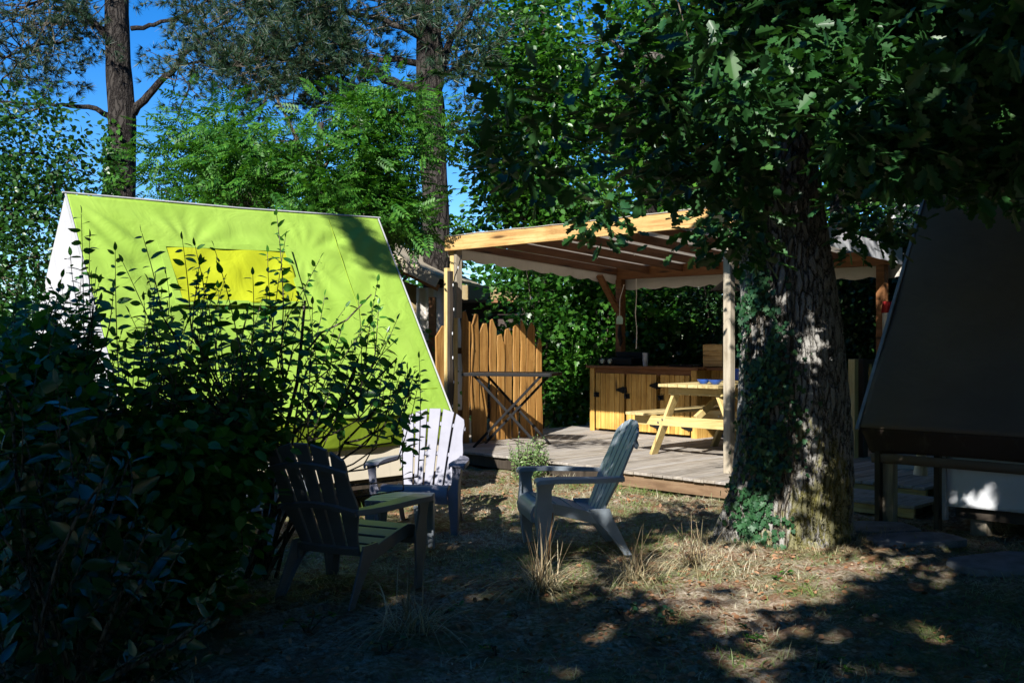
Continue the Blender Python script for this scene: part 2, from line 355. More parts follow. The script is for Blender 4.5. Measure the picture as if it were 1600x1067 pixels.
# ------------------------------------------------------------------ ground
def gz(x, y):
    return .018*np.sin(1.7*x+.6)*np.cos(1.3*y)+.012*np.sin(4.1*x+1.1*y)+.008*np.sin(3.3*y-6*x)
def ground():
    m, t, p = M('forest_floor')
    v = mapping(t)
    a = noise(t, 1.3, 6, v, .65); b = noise(t, 28, 8, v, .75); c_ = noise(t, 5, 6, v, .6)
    col = ramp(t, b, [(.3, (.06, .042, .026)), (.44, (.22, .16, .10)), (.54, (.42, .35, .26)), (.68, (.70, .62, .51))])
    col = mixc(t, col, (.09, .12, .03), ramp(t, a, [(.44, (0, 0, 0)), (.58, (.65, .65, .65))]))
    col = mixc(t, col, (.24, .11, .06), ramp(t, c_, [(.46, (0, 0, 0)), (.62, (.7, .7, .7))]))
    t.links.new(col, p.inputs['Base Color']); p.inputs['Roughness'].default_value = .95; p.inputs['Specular IOR Level'].default_value = .1
    bump(t, p, b, 1, .03)
    xs = np.concatenate([np.linspace(-120, -8, 14), np.linspace(-7.9, 7.9, 220), np.linspace(8, 120, 14)])
    ys = np.concatenate([np.linspace(-60, 1, 10), np.linspace(1.1, 14, 200), np.linspace(14.5, 160, 20)])
    X, Y = np.meshgrid(xs, ys); Z = gz(X, Y)+.012*RNG.normal(size=X.shape)*((Y > 1) & (Y < 14))
    nx, ny = len(xs), len(ys); V = np.stack([X, Y, Z], -1).reshape(-1, 3)
    i = (np.arange(ny-1)[:, None]*nx+np.arange(nx-1)[None, :]).ravel()
    F = np.stack([i, i+1, i+1+nx, i+nx], -1)
    o = link_mesh('ground', np_mesh('ground', V, F.ravel(), np.arange(len(F))*4), m)
    o.data.polygons.foreach_set('use_smooth', [True]*len(F)); tag(o, kind='structure')
ground()

def grid_sheet(name, mat, parent, pts, nu, nv, fn=None, thick=0):
    """quad sheet between four corners (a,b,c,d) with displacement fn(u,v)->(dx,dy,dz arrays)"""
    a, b, c, d = [np.array(q, float) for q in pts]
    u, v = np.meshgrid(np.linspace(0, 1, nu), np.linspace(0, 1, nv)); u = u[..., None]; v = v[..., None]
    Pn = (1-v)*((1-u)*a+u*b)+v*((1-u)*d+u*c)
    if fn is not None: Pn = Pn+fn(u[..., 0], v[..., 0])
    i = (np.arange(nv-1)[:, None]*nu+np.arange(nu-1)[None, :]).ravel()
    F = np.stack([i, i+1, i+1+nu, i+nu], -1)
    o = link_mesh(name, np_mesh(name, Pn.reshape(-1, 3), F.ravel(), np.arange(len(F))*4), mat, parent)
    o.data.polygons.foreach_set('use_smooth', [True]*len(F))
    if thick:
        s = o.modifiers.new('thickness', 'SOLIDIFY'); s.thickness = thick; s.offset = -1
    return o

# ------------------------------------------------------------------ lime tent
def green_tent():
    t = thing('ridge_tent', 'bright lime green canvas tent on a raised base behind the leafy shrub', 'tent', (-.576, 9.7, 0), 45)
    Lx, hw, zb, zr0, zr1 = 3.15, 1.13, .836, 2.757, 2.69
    nrm_ = np.array([0, -(zr0-zb), hw]); nrm_ = nrm_/np.linalg.norm(nrm_)
    def fn(u, v):
        # u: 0 left .. 1 right, v: 0 bottom .. 1 ridge ; pulls in the cloth
        h = -.05*np.sin(np.pi*u)*np.sin(np.pi*v)
        h = h+.006*np.sin(9*(u+.55*v)*np.pi+1.5*np.sin(4*v))*np.exp(-((v-.8)/.25)**2)+.007*np.exp(-((v-u*.25-.62)/.012)**2)*(u<.3)
        for (cu, cv, amp, fr, ph) in ((1.02, 1.02, .014, 19, .4), (-.02, 1.02, .026, 17, 1.3), (.98, -.05, .010, 17, 2), (.30, .78, .012, 12, .9), (.68, .80, .010, 11, .2), (-.02, .3, .014, 12, .2)):
            ang = np.arctan2(v-cv, (u-cu)*1.5+1e-6); d = np.hypot(v-cv, (u-cu)*1.5)
            h = h+amp*np.sin(fr*ang+ph)*np.exp(-2.2*d)*np.minimum(1, d*5)
        h = h+.005*np.sin(31*(u*1.3+v*.5)+3*np.sin(5*v))*np.exp(-((v-.88)/.12)**2)+.004*np.sin(9*u+14*v)
        edge = np.minimum(np.minimum(u, 1-u)*8, np.minimum(v, 1-v)*8).clip(0, 1)
        sag = -.012*np.sin(np.pi*u)*v
        return h[..., None]*edge[..., None]*nrm_+np.stack([0*u, 0*u, sag], -1)
    sl = grid_sheet('roof_slope', MAT['green'], t, [(-Lx, 0, zb), (0, 0, zb), (0, hw, zr0), (-Lx, hw, zr1)], 140, 90, fn, .004)
    grid_sheet('back_slope', MAT['green'], t, [(0, 2*hw, zb), (-Lx, 2*hw, zb), (-Lx, hw, zr1), (0, hw, zr0)], 20, 16, None, .004)
    b = MB(); b.tube([(-Lx-.03, hw, zr1+.012), (-Lx/2, hw, (zr0+zr1)/2-.002), (.03, hw, zr0+.012)], .008, 8); b.build('ridge_piping', MAT['white'], t)
    b = MB(); b.bar((.004, -.01, zb-.01), (.004, hw, zr0+.0), .012, .010); b.build('edge_piping', MAT['white'], t)
    b = MB(); b.bar((-Lx-.004, -.01, zb-.01), (-Lx-.004, hw, zr1), .012, .010); b.build('edge_piping', MAT['white'], t)
    # gables, set 3 mm in
    for x, n in ((-Lx-.012, 'gable'), (-.05, 'gable')):
        b = MB(); b.prism([(.012, zb), (2*hw-.012, zb), (hw, (zr1 if x < -1 else zr0)-.03)], x, x+.006, 'x'); b.build(n, MAT['white'], t)
    b = MB(); b.prism([(.06, .28), (2*hw-.06, .28), (2*hw-.02, zb-.003), (.02, zb-.003)], -Lx-.01, -Lx-.004, 'x'); b.build('gable_skirt', MAT['white'], t)
    # skirt and base
    def sk(u, v): return np.stack([0*u, .012*np.sin(16*u+2*v)*(1-v)+.006*np.sin(40*u), 0*u], -1)
    grid_sheet('skirt', MAT['olive'], t, [(-Lx, .09, .55), (-.04, .09, .55), (-.01, .012, zb-.004), (-Lx, .012, zb-.004)], 80, 8, sk, .004)
    grid_sheet('end_skirt', MAT['olive'], t, [(-.035, .1, .55), (-.035, 2*hw-.1, .55), (-.012, 2*hw-.02, zb-.004), (-.012, .02, zb-.004)], 30, 4, None, .004)
    b = MB(); b.box(-Lx+.02, -.05, .12, .14, .27, .60); b.box(-.07, -.05, .14, 2*hw-.14, .27, .6); b.build('base_board', MAT['board'], t, .004)
    b = MB(); b.box(-Lx+.05, -.1, .16, 2*hw-.16, .18, .262); b.build('floor_frame', MAT['dkwood'], t)
    for x in (-Lx+.3, -Lx/2, -.3):
        for y in (.3, 2*hw-.3):
            b = MB(); b.box(x-.05, x+.05, y-.05, y+.05, -.05, .18); b.build('foot', MAT['dkwood'], t)
    # seams with stitching on the slope
    def onslope(u, v): return np.array([-Lx+Lx*u, hw*v, zb+(zr0-zb)*v])
    b = MB()
    for u in (.80,):
        pts = [onslope(u, v)+nrm_*.003+nrm_*(-.05*math.sin(math.pi*u)*math.sin(math.pi*v)) for v in np.linspace(.03, .97, 16)]
        b.tube(pts, .0028, 4)
    b.build('seam', MAT['olive'], t)
    b = MB(); pts = [onslope(u, .115)+nrm_*.003+nrm_*(-.05*math.sin(math.pi*u)*math.sin(math.pi*.115)) for u in np.linspace(.02, .98, 24)]
    b.tube(pts, .0028, 4); b.build('seam', MAT['olive'], t)
    # flap window : corners found from where they lie on the slope
    R45 = Matrix.Rotation(R(-45), 3, 'Z')
    def hit(px, py):
        d = R45 @ Vector(((px-800)/1600, 1, -(py-533.5)/1600)); o = R45 @ (Vector((0, 0, 1.5))-Vector((-.576, 9.7, 0)))
        n = Vector(nrm_); q = Vector((0, 0, zb)); tt = (q-o).dot(n)/d.dot(n); r_ = o+d*tt
        return (r_.x+Lx)/Lx, r_.y/hw
    cs = [hit(282, 470), hit(478, 472), hit(450, 388), hit(252, 380)]
    def base(uv):
        h = -.05*math.sin(math.pi*uv[0])*math.sin(math.pi*uv[1])
        return onslope(*uv)+nrm_*(h+.012)
    def wf(u, v):
        h = .007*np.sin(24*u+6*v)*np.exp(-v*1.4)+.006*np.sin(13*u-8*v)-.006*(v < .02)
        return h[..., None]*nrm_
    grid_sheet('window_flap', MAT['yellow'], t, [base(c) for c in cs], 50, 30, wf, .004)
    b = MB()
    c4 = [Vector(base(c))+Vector(nrm_)*.004 for c in cs]
    for i, w_ in ((0, .05), (1, .07), (2, .06), (3, .07)):
        q0, q1 = c4[i], c4[(i+1) % 4]; e = (q1-q0).normalized(); b.bar(q0-e*.02, q1+e*.02, w_, .003, nrm_)
    b.build('window_hem', MAT['green'], t, .002)
    return t
green_tent()
for x in np.arange(-3.0, .01, .42):
    for y in (.1, .45, .8, 1.1):
        z = .836+1.92*y/1.13
        wx, wy = -.576+(x*.7071-y*.7071), 9.7+(x*.7071+y*.7071)
        lit((wx, wy, z), .36)

# ------------------------------------------------------------------ brown tent
def brown_tent():
    t = thing('ridge_tent', 'dark brown canvas tent with pale edge trim right of the big tree', 'tent', (2.84, 8.4, 0), -45)
    Lx, hw, zb, zr = 4.6, 1.34, .80, 2.87
    n_ = np.array([0, -(zr-zb), hw]); n_ = n_/np.linalg.norm(n_)
    def fn(u, v):
        h = -.035*np.sin(np.pi*u)*np.sin(np.pi*v)+.006*np.sin(30*u+9*v)*np.exp(-3*u)+.004*np.sin(12*v+5*u)
        return (h*np.minimum(1, 8*np.minimum(v, 1-v)))[..., None]*n_
    grid_sheet('roof_slope', MAT['brown'], t, [(0, 0, zb), (Lx, 0, zb), (Lx, hw, zr), (0, hw, zr)], 90, 50, fn, .004)
    grid_sheet('back_slope', MAT['brown'], t, [(Lx, 2*hw, zb), (0, 2*hw, zb), (0, hw, zr), (Lx, hw, zr)], 10, 10, None, .004)
    b = MB(); b.bar((-.006, -.012, zb-.02), (-.006, hw, zr+.01), .03, .02); b.build('edge_trim', MAT['trim'], t, .003)
    b = MB(); b.tube([(-.02, hw, zr+.012), (Lx, hw, zr+.012)], .013, 8); b.build('ridge_piping', MAT['trim'], t)
    b = MB(); b.prism([(.02, zb), (2*hw-.02, zb), (hw, zr-.03)], .03, .036, 'x'); b.build('gable', MAT['white'], t)
    def sk(u, v): return np.stack([0*u, .01*np.sin(22*u+1)*(1-v)+.012*np.sin(7*u)*(1-v), .02*np.sin(9*u)*(1-v)**2], -1)
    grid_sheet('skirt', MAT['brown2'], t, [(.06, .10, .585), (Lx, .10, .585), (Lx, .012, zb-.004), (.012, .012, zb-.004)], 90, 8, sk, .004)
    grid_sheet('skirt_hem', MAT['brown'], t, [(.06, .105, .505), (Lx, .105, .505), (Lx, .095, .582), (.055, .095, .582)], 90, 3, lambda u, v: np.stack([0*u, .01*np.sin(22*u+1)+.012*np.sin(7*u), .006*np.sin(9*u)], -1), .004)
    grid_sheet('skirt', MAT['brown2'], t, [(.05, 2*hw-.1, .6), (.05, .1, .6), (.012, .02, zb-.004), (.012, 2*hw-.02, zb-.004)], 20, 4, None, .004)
    def wb(u, v): return np.stack([0*u, .014*np.sin(5*u)+.01*np.sin(17*u+3*v)+.006*np.sin(9*v), .008*np.sin(7*u)*(1-v)], -1)
    grid_sheet('base_sheet', MAT['wboard'], t, [(.66, .15, .21), (Lx, .15, .21), (Lx, .15, .60), (.66, .15, .60)], 60, 12, wb, .004)
    b = MB(); b.box(.63, .66, .13, .19, .10, .62); b.build('corner_batten', MAT['trim'], t, .004)
    b = MB(); b.box(.70, Lx, .22, 2*hw-.2, .12, .2); b.build('floor_frame', MAT['dkwood'], t)
    for x in (.86, 2.2, 3.8):
        b = MB(); b.box(x-.06, x+.06, .26, .38, -.05, .12); b.build('foot', MAT['greyz'], t)
    # timber legs carrying the porch end
    b = MB(); b.box(.14, .23, .14, .23, -.05, .62); b.build('corner_post', MAT['greyz'], t, .004)
    b = MB(); b.box(.09, .135, .10, .19, -.05, .60); b.build('corner_post', MAT['dkwood'], t, .004)
    b = MB(); b.box(.56, .60, .14, .22, -.05, .60); b.build('corner_post', MAT['dkwood'], t, .004)
    return t
brown_tent()

# ------------------------------------------------------------------ deck and pergola : local x along the front, local y into the depth
L0 = (-.75, 13.2)
def W2(u, w, z=0): return np.array([L0[0]+.7071*(u+w), L0[1]+.7071*(w-u), z])
def deck():
    t = thing('timber_deck', 'low deck of weathered grey boards under the pergola', 'deck', (L0[0], L0[1], 0), -45)
    rr = random.Random(5); b = MB(); bw, gap = .115, .007; u = -.75
    while u < 5.95:
        y0 = -.50 if u < 3.1 else -.60
        if u > 4.88: y0 = .40
        ys = [y0+rr.uniform(-.006, .006), rr.uniform(.9, 2.6), 3.9]
        for a, c in zip(ys[:-1], ys[1:]):
            z = .18+rr.uniform(-.003, .003)
            b.box(u, u+bw, a, c-.004, z-.028, z)
        u += bw+gap
    b.build('decking', MAT['deck'], t, .003, 1)
    b = MB(); b.box(3.12, 4.87, -.56, -.52, .02, .145); b.build('fascia', MAT['fasc'], t, .003)
    b = MB(); b.box(-.75, 3.1, -.46, -.42, .02, .145); b.build('fascia', MAT['dkwood'], t, .003)
    b = MB(); b.box(4.9, 5.95, .43, .47, .02, .145); b.build('fascia', MAT['treated'], t, .003)
    b = MB(); b.box(4.86, 4.9, -.56, .43, .02, .145); b.build('fascia', MAT['treatedy'], t, .003)
    b = MB(); b.box(-.76, -.72, -.42, 3.9, .02, .145); b.build('fascia', MAT['dkwood'], t, .003)
    b = MB(); b.box(3.0, 3.11, -.62, -.51, -.05, .20); b.build('corner_post', MAT['greyz'], t, .004)
    for u in (-.4, 1.2, 3.4, 4.7, 5.6):
        for y in (.6, 2.0, 3.6):
            b = MB(); b.box(u-.05, u+.05, y-.05, y+.05, -.05, .148); b.build('pier', MAT['dkwood'], t)
    return t
deck()
def step():
    t = thing('timber_step', 'low grey board step between the big tree and the brown tent', 'step', (L0[0], L0[1], 0), -45)
    b = MB()
    for i in range(4): b.box(5.30, 6.16, -.30+i*.165, -.30+i*.165+.155, .085, .112)
    b.build('treads', MAT['deck'], t, .003)
    b = MB(); b.box(5.32, 6.14, -.27, -.23, 0.0, .083); b.build('riser', MAT['treated'], t, .003)
    for x in (5.36, 6.1):
        b = MB(); b.box(x-.04, x+.04, .1, .3, -.04, .083); b.build('riser', MAT['dkwood'], t)
step()

PH = .18
def pergola():
    t = thing('pergola', 'open timber pergola with pale canvas roof over the deck', 'pergola', (L0[0], L0[1], PH), -45)
    U, D = 4.14, 3.4
    zf, zbk = 2.50, 2.26         # undersides of the front beam and back beam above the deck
    for x, y, zt, m, w in ((0.0, 0, zf, 'treatedz', .075), (U-.0, 0, zf, 'postz', .085), (0, D, zbk, 'piney', .11), (U, D, zbk, 'piney', .11)):
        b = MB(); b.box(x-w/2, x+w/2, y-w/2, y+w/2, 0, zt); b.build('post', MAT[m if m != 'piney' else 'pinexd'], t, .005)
    b = MB(); b.box(-.05, U+.18, -.115, -.065, zf-.02, zf+.16); b.build('front_beam', MAT['pine'], t, .004)
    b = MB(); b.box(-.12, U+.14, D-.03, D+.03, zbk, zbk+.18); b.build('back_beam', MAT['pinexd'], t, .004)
    n = 8
    for i in range(n):
        x = -.06+i*(U+.14)/(n-1)
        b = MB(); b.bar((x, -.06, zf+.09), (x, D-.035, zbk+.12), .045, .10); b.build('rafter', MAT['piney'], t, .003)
    # canvas over rafters, sagging between them
    def fn(u, v):
        ph = u*(n-1); s = np.abs(np.sin(np.pi*ph))
        return np.stack([0*u, 0*u, .0-.018*s*(.4+.6*np.sin(np.pi*v))+.004*np.sin(40*v+9*u)], -1)
    grid_sheet('roof_canvas', MAT['canvas'], t, [(-.045, -.13, zf+.172), (U+.2, -.13, zf+.172), (U+.2, D+.1, zbk+.198), (-.045, D+.1, zbk+.198)], 130, 40, fn, .004)
    # scalloped valances
    def val(a, b_, zt0, zt1, drop, nm, sc):
        m = MB(); N = 96; a = Vector(a); b_ = Vector(b_); top = []; bot = []
        for i in range(N+1):
            f = i/N; p = a.lerp(b_, f); z = zt0+(zt1-zt0)*f
            sc_ = abs(math.sin(math.pi*sc*f)); ww = .008*math.sin(19*f)+.006*math.sin(47*f)
            nn = Vector((-(b_-a).y, (b_-a).x)).normalized()*ww
            top.append((p.x, p.y, z)); bot.append((p.x+nn.x, p.y+nn.y, z-drop+.035*(1-sc_)))
        vs = top+bot; fs = [(i, i+1, N+2+i, N+1+i) for i in range(N)]
        me = bpy.data.meshes.new(nm); me.from_pydata(vs, [], fs); o = link_mesh(nm, me, MAT['cream' if sc else 'white'], t)
        s = o.modifiers.new('thickness', 'SOLIDIFY'); s.thickness = .003
    val((-.06, -.05), (-.06, D+.1), zf+.14, zbk+.18, .26, 'valance', 9)
    val((-.06, D+.11), (U+.2, D+.11), zbk+.18, zbk+.18, .34, 'valance', 11)
    val((U+.21, -.13), (U+.21, D+.1), zf+.18, zbk+.21, .24, 'side_sheet', 0)
    # knee braces
    b = MB(); b.bar((0.0, D-.50, zbk+.04), (0.0, D-.06, zbk-.48), .05, .10, (1, 0, 0)); b.build('knee_brace', MAT['pinexd'], t, .004)
    b = MB(); b.box(.055, .105, -.05, .05, 1.62, zf-.0); b.build('packing_post', MAT['greyz'], t, .004)
    # small hooks on the rafters
    for i in (2, 3, 4):
        x = -.06+i*(U+.14)/(n-1); b = MB(); b.tube([(x-.03, 1.5, zf+.02), (x-.032, 1.5, zf-.04), (x-.028, 1.52, zf-.09)], .006, 5); b.build('hook', MAT['cream'], t)
    return t
pergola()

def slab_fence():
    t = thing('slab_fence', 'rustic fence of waney edged orange boards behind the folding table', 'fence', (L0[0], L0[1], PH), -45)
    rr = random.Random(12)
    prof = [1.70, 1.66, 1.54, 1.60, 1.40, 1.48, 1.54, 1.60, 1.57, 1.36]
    y = .14; b = MB()
    for i, h in enumerate(prof):
        w = rr.uniform(.10, .165); off = rr.uniform(-.012, .012); pts = []
        ph = rr.uniform(0, 6); N = 14; Lf = []; Rt = []
        for k in range(N+1):
            z = h*k/N; jag = .010*math.sin(ph+5*z)+.006*math.sin(ph*2+13*z)
            tap = .012*math.sin(2.1*z+ph)
            Lf.append((y+jag, z)); Rt.append((y+w+tap+.5*jag, z))
        cut = rr.choice([(.11, -.02), (.0, .12), (.02, .0), (.09, .05), (.0, .07)])
        Lf[-1] = (Lf[-1][0]+rr.uniform(0, .03), h-cut[0]); Rt[-1] = (Rt[-1][0]-rr.uniform(0, .03), h-cut[1])
        poly = Rt+[((Lf[-1][0]+Rt[-1][0])/2+rr.uniform(-.03, .03), h+.02)]+Lf[::-1]
        b.prism(poly, off-.012, off+.012, 'x'); y += w+rr.uniform(.008, .04)
    b.build('board', MAT['slabw'], t, .003, 1)
    for z in (.35, 1.16):
        b = MB(); b.box(-.05, -.015, -.05, y-.02, z, z+.08); b.build('rail', MAT['piney'], t, .003)
    # the board standing left of the post
    b = MB(); b.prism([(-.32, -.1), (-.15, -.1), (-.15, 1.52), (-.2, 1.52), (-.31, 1.38), (-.30, .9), (-.33, .4)], -.012, .012, 'x'); b.build('board', MAT['slabw'], t, .003)
slab_fence()
# post with string light cable, in front of the pergola corner
t = thing('fence_post', 'square weathered post with climbing sprigs at the left end of the board fence', 'post', tuple(P(701, 533.5, 12.85)[:2])+(0.0,), -45)
b = MB(); b.box(-.05, .01, -.035, .025, 0, 2.42); b.build('upright', MAT['treatedz'], t, .004)
b = MB(); b.box(.012, .055, -.035, .03, 0, 2.38); b.build('backing_board', MAT['dkwood'], t, .004)
t = thing('string_lights', 'string of tiny bulbs running down the pergola corner post', 'string lights', tuple(P(708, 533.5, 12.72)[:2])+(.2,), 0)
b = MB(); pts = [(.10, .1, 2.38), (.06, .05, 2.22), (.02, 0, 2.1)]+[(.01*math.sin(k), 0, 2.0-.15*k) for k in range(12)]
b.tube(pts, .007, 5); b.build('cable', MAT['black'], t)
for k, p in enumerate(pts[1::2]):
    b = MB(); b.tube([(p[0], p[1]-.018, p[2]-.02), (p[0], p[1]-.018, p[2]), (p[0], p[1]-.018, p[2]+.018)], [.003, .007, .003], 6); b.build('bulb', MAT['bulb'], t)

def railing():
    t = thing('deck_railing', 'dark slatted deck railing with a pale end post right of the big tree', 'railing', (L0[0], L0[1], PH), -45)
    x = 4.40
    b = MB(); b.box(x-.05, x+.03, 2.10, 2.19, 0, 1.12); b.build('end_post', MAT['treatedz'], t, .004)
    b = MB(); b.box(x-.04, x+.06, 2.25, 2.36, 0, 1.12); b.build('post', MAT['dkwood'], t, .004)
    b = MB(); b.box(x-.03, x+.02, 2.36, 3.9, 1.02, 1.11); b.build('rail', MAT['dkwood'], t, .004)
    b = MB(); b.box(x-.03, x+.02, 2.36, 3.9, .10, .18); b.build('rail', MAT['dkwood'], t, .004)
    b = MB()
    for i in range(12): b.box(x+.022, x+.042, 2.45+i*.125, 2.49+i*.125, .1, 1.06)
    b.build('slats', MAT['treatedz'], t, .002)
railing()

# ------------------------------------------------------------------ kitchen counter on the deck
def counter():
    t = thing('kitchen_counter', 'outdoor kitchen counter with yellow board cupboard doors at the back of the deck', 'kitchen counter', tuple(W2(-.1, 2.8, PH)), -45)
    Wd, H, Dp = 1.92, .93, .58
    b = MB(); b.box(.0, .05, .0, Dp, .0, H); b.build('side_panel', MAT['door'], t, .003)
    b = MB(); b.box(Wd-.05, Wd, .0, Dp, .0, H); b.build('side_panel', MAT['door'], t, .003)
    b = MB(); b.box(.05, Wd-.05, Dp-.02, Dp, .0, H); b.build('back_panel', MAT['door'], t)
    b = MB(); b.box(.05, Wd-.05, 0.0, .04, H-.09, H-.004); b.build('top_rail', MAT['pinexd'], t, .003)
    b = MB(); b.box(.03, .10, -.022, -.002, .0, H-.004); b.build('stile', MAT['door'], t, .003)
    b = MB(); b.box(Wd-.09, Wd+.0, -.022, -.002, .0, H-.004); b.build('stile', MAT['door'], t, .003)
    # doors of vertical boards
    ds = [(.13, .66), (.70, 1.24), (1.30, 1.80)]
    for k, (a, c) in enumerate(ds):
        d = MB(); n = 6; w = (c-a)/n
        for i in range(n): d.box(a+i*w+.0035, a+(i+1)*w-.0035, -.018+.003*((i*7+k)%3), .004, .04, H-.075)
        o = d.build('cupboard_door', MAT['door'], t, .003)
        hx = [a+.0, c, c][k]
        for z in ((.62,) if k == 0 else (.15, .70)):
            h = MB(); hx2 = c+.0 if k != 1 else c+.02
            h.box(hx2-.012, hx2+.055, -.034, -.019, z-.045, z+.045)
            h.prism([(hx2-.012, z-.045), (hx2-.012, z+.045), (hx2-.13, z+.012), (hx2-.13, z-.012)], -.033, -.0195)
            h.tube([(hx2-.006, -.036, z-.05), (hx2-.006, -.036, z+.05)], .009, 8)
            h.build('hinge', MAT['black'], o, .002)
        l = MB(); lx = a+.02; l.box(lx-.045, lx+.05, -.036, -.019, .50, .57); l.tube([(lx-.0, -.04, .50), (lx-.0, -.058, .535), (lx, -.04, .57)], .012, 6)
        l.build('latch', MAT['black'], o, .003)
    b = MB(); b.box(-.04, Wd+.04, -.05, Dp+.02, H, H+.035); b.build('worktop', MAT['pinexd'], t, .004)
    # open second bay, deeper and in shadow
    b = MB(); b.box(Wd+.0, Wd+1.75, .16, Dp+.02, H-.002, H+.03); b.build('worktop', MAT['pinexd'], t, .004)
    b = MB()
    for i in range(13): b.box(Wd+.02+i*.13, Wd+.02+i*.13+.125, .30, .32, .25, H-.004)
    b.build('bay_boards', MAT['door'], t, .003)
    b = MB(); b.box(Wd+1.70, Wd+1.75, .17, Dp, 0, H-.004); b.build('side_panel', MAT['door'], t)
    return t
counter()
zc = PH+.93+.035
t = thing('gas_hob', 'black camping hob with round metal knobs on the counter', 'hob', tuple(W2(.28, 3.1, zc)), -45)
b = MB(); b.box(-.30, .32, -.20, .20, .015, .11); b.build('body', MAT['black'], t, .01)
b = MB(); b.box(-.30, .32, .21, .225, .02, .20); b.build('lid', MAT['black'], t, .004)
for x in (-.20, -.06):
    b = MB(); b.tube([(x, -.205, .062), (x, -.235, .062)], [.042, .036], 16); b.build('knob', MAT['graym'], t, .003)
b = MB()
for cx in (-.14, .16):
    for k in range(4):
        a = k*math.pi/2; b.bar((cx, 0, .135), (cx+.11*math.cos(a), .11*math.sin(a), .135), .008, .012)
        b.bar((cx+.11*math.cos(a), .11*math.sin(a), .112), (cx+.11*math.cos(a), .11*math.sin(a), .14), .008, .008, (1, 0, 0))
    b.tube([(cx, 0, .112), (cx, 0, .125)], [.045, .035], 16)
b.build('pan_support', MAT['black'], t)
b = MB()
for x in (-.27, .29):
    for y in (-.17, .17): b.tube([(x, y, 0), (x, y, .016)], .014, 8)
b.build('rubber_feet', MAT['black'], t)
t = thing('tumbler_stack', 'stack of grey tumblers beside the hob on the counter', 'tumblers', tuple(W2(.78, 3.0, zc)), 0)
b = MB()
for k in range(3): b.tube([(0, 0, .045*k), (0, 0, .045*k+.10)], [.032, .043], 18)
b.build('tumblers', plain('frosted_plastic', (.42, .45, .48), .3), t)
t = thing('bread_box', 'small upright wooden box on the counter beside the pergola post', 'wooden box', tuple(W2(1.86, 3.16, zc)), -40)
b = MB()
for i in range(4): b.box(-.15, .15, -.07, -.055, .01+i*.073, .08+i*.073)
b.build('front_boards', MAT['pine'], t, .002)
b = MB(); b.box(-.15, -.135, -.054, .09, 0, .30); b.box(.135, .15, -.054, .09, 0, .30); b.box(-.15, .15, -.075, .09, .302, .315); b.box(-.134, .134, .075, .09, 0, .30)
b.build('case', MAT['pine'], t, .002)
t = thing('cutlery_tray', 'low dark tray of pale cutlery lying on the worktop', 'tray', tuple(W2(1.45, 3.05, zc)), -45)
b = MB(); b.box(-.2, .2, -.12, .12, 0, .008); b.box(-.2, .2, -.12, -.11, .009, .035); b.box(-.2, .2, .11, .12, .009, .035); b.build('tray', MAT['black'], t, .002)
b = MB()
for i in range(7): b.bar((-.16+.05*i, -.09, .02), (-.13+.05*i, .08, .03), .012, .006)
b.build('cutlery', MAT['graym'], t)
t = thing('cloth', 'blue dish cloth hanging over the front of the open counter bay', 'cloth', tuple(W2(2.32, 2.935, zc-.005)), -45)
def cf(u, v): return np.stack([0*u, .012*np.sin(14*u)*(1-v), 0*u], -1)
grid_sheet('cloth_sheet', MAT['blue'], t, [(-.09, 0, -.30), (.10, 0, -.33), (.10, .01, 0), (-.09, .01, 0)], 20, 20, cf, .003)
t = thing('hanging_tag', 'pale green tag on a cord hanging from the back post', 'tag', tuple(P(968, 500, 14.9)), -30)
b = MB(); b.prism([(-.05, -.06), (.05, -.06), (.055, .02), (.03, .06), (-.03, .06), (-.05, .02)], -.004, .004); b.build('tag_plate', plain('pale_green_plastic', (.35, .5, .42), .4), t, .002)
b = MB(); b.tube([(0, 0, .06), (.005, .0, .3), (.02, .12, .52)], .006, 5); b.build('cord', MAT['cream'], t)
b = MB(); b.tube([(0, .02, -.07), (-.01, .02, -.22), (.015, .02, -.32), (0, .02, -.38)], [.02, .035, .028, .012], 7); b.build('cloth_bundle', MAT['black'], t)
t = thing('rope', 'thin pale rope hanging behind the counter from the back beam', 'rope', tuple(P(994, 545, 14.6)), 0)
b = MB(); b.tube([(0, 0, 0), (.012, 0, .25), (-.01, 0, .5), (.006, 0, .75), (.0, 0, 1.0)], .007, 5); b.build('strand', MAT['cream'], t)
t = thing('pendant_lamp', 'dark conical lamp shade hanging under the pergola roof beside the post', 'lamp', tuple(P(1134, 452, 12.2)), 0)
b = MB(); b.tube([(0, 0, -.02), (0, 0, .06), (0, 0, .11)], [.19, .09, .03], 24, False); b.build('lamp_shade', MAT['black'], t)
b = MB(); b.tube([(0, 0, .11), (0, 0, .50)], .006, 5); b.build('flex', MAT['black'], t)
b = MB(); b.tube([(0, 0, .09), (0, 0, .03), (0, 0, .0)], [.015, .03, .012], 10); b.build('lamp_bulb', MAT['bulb'], t)

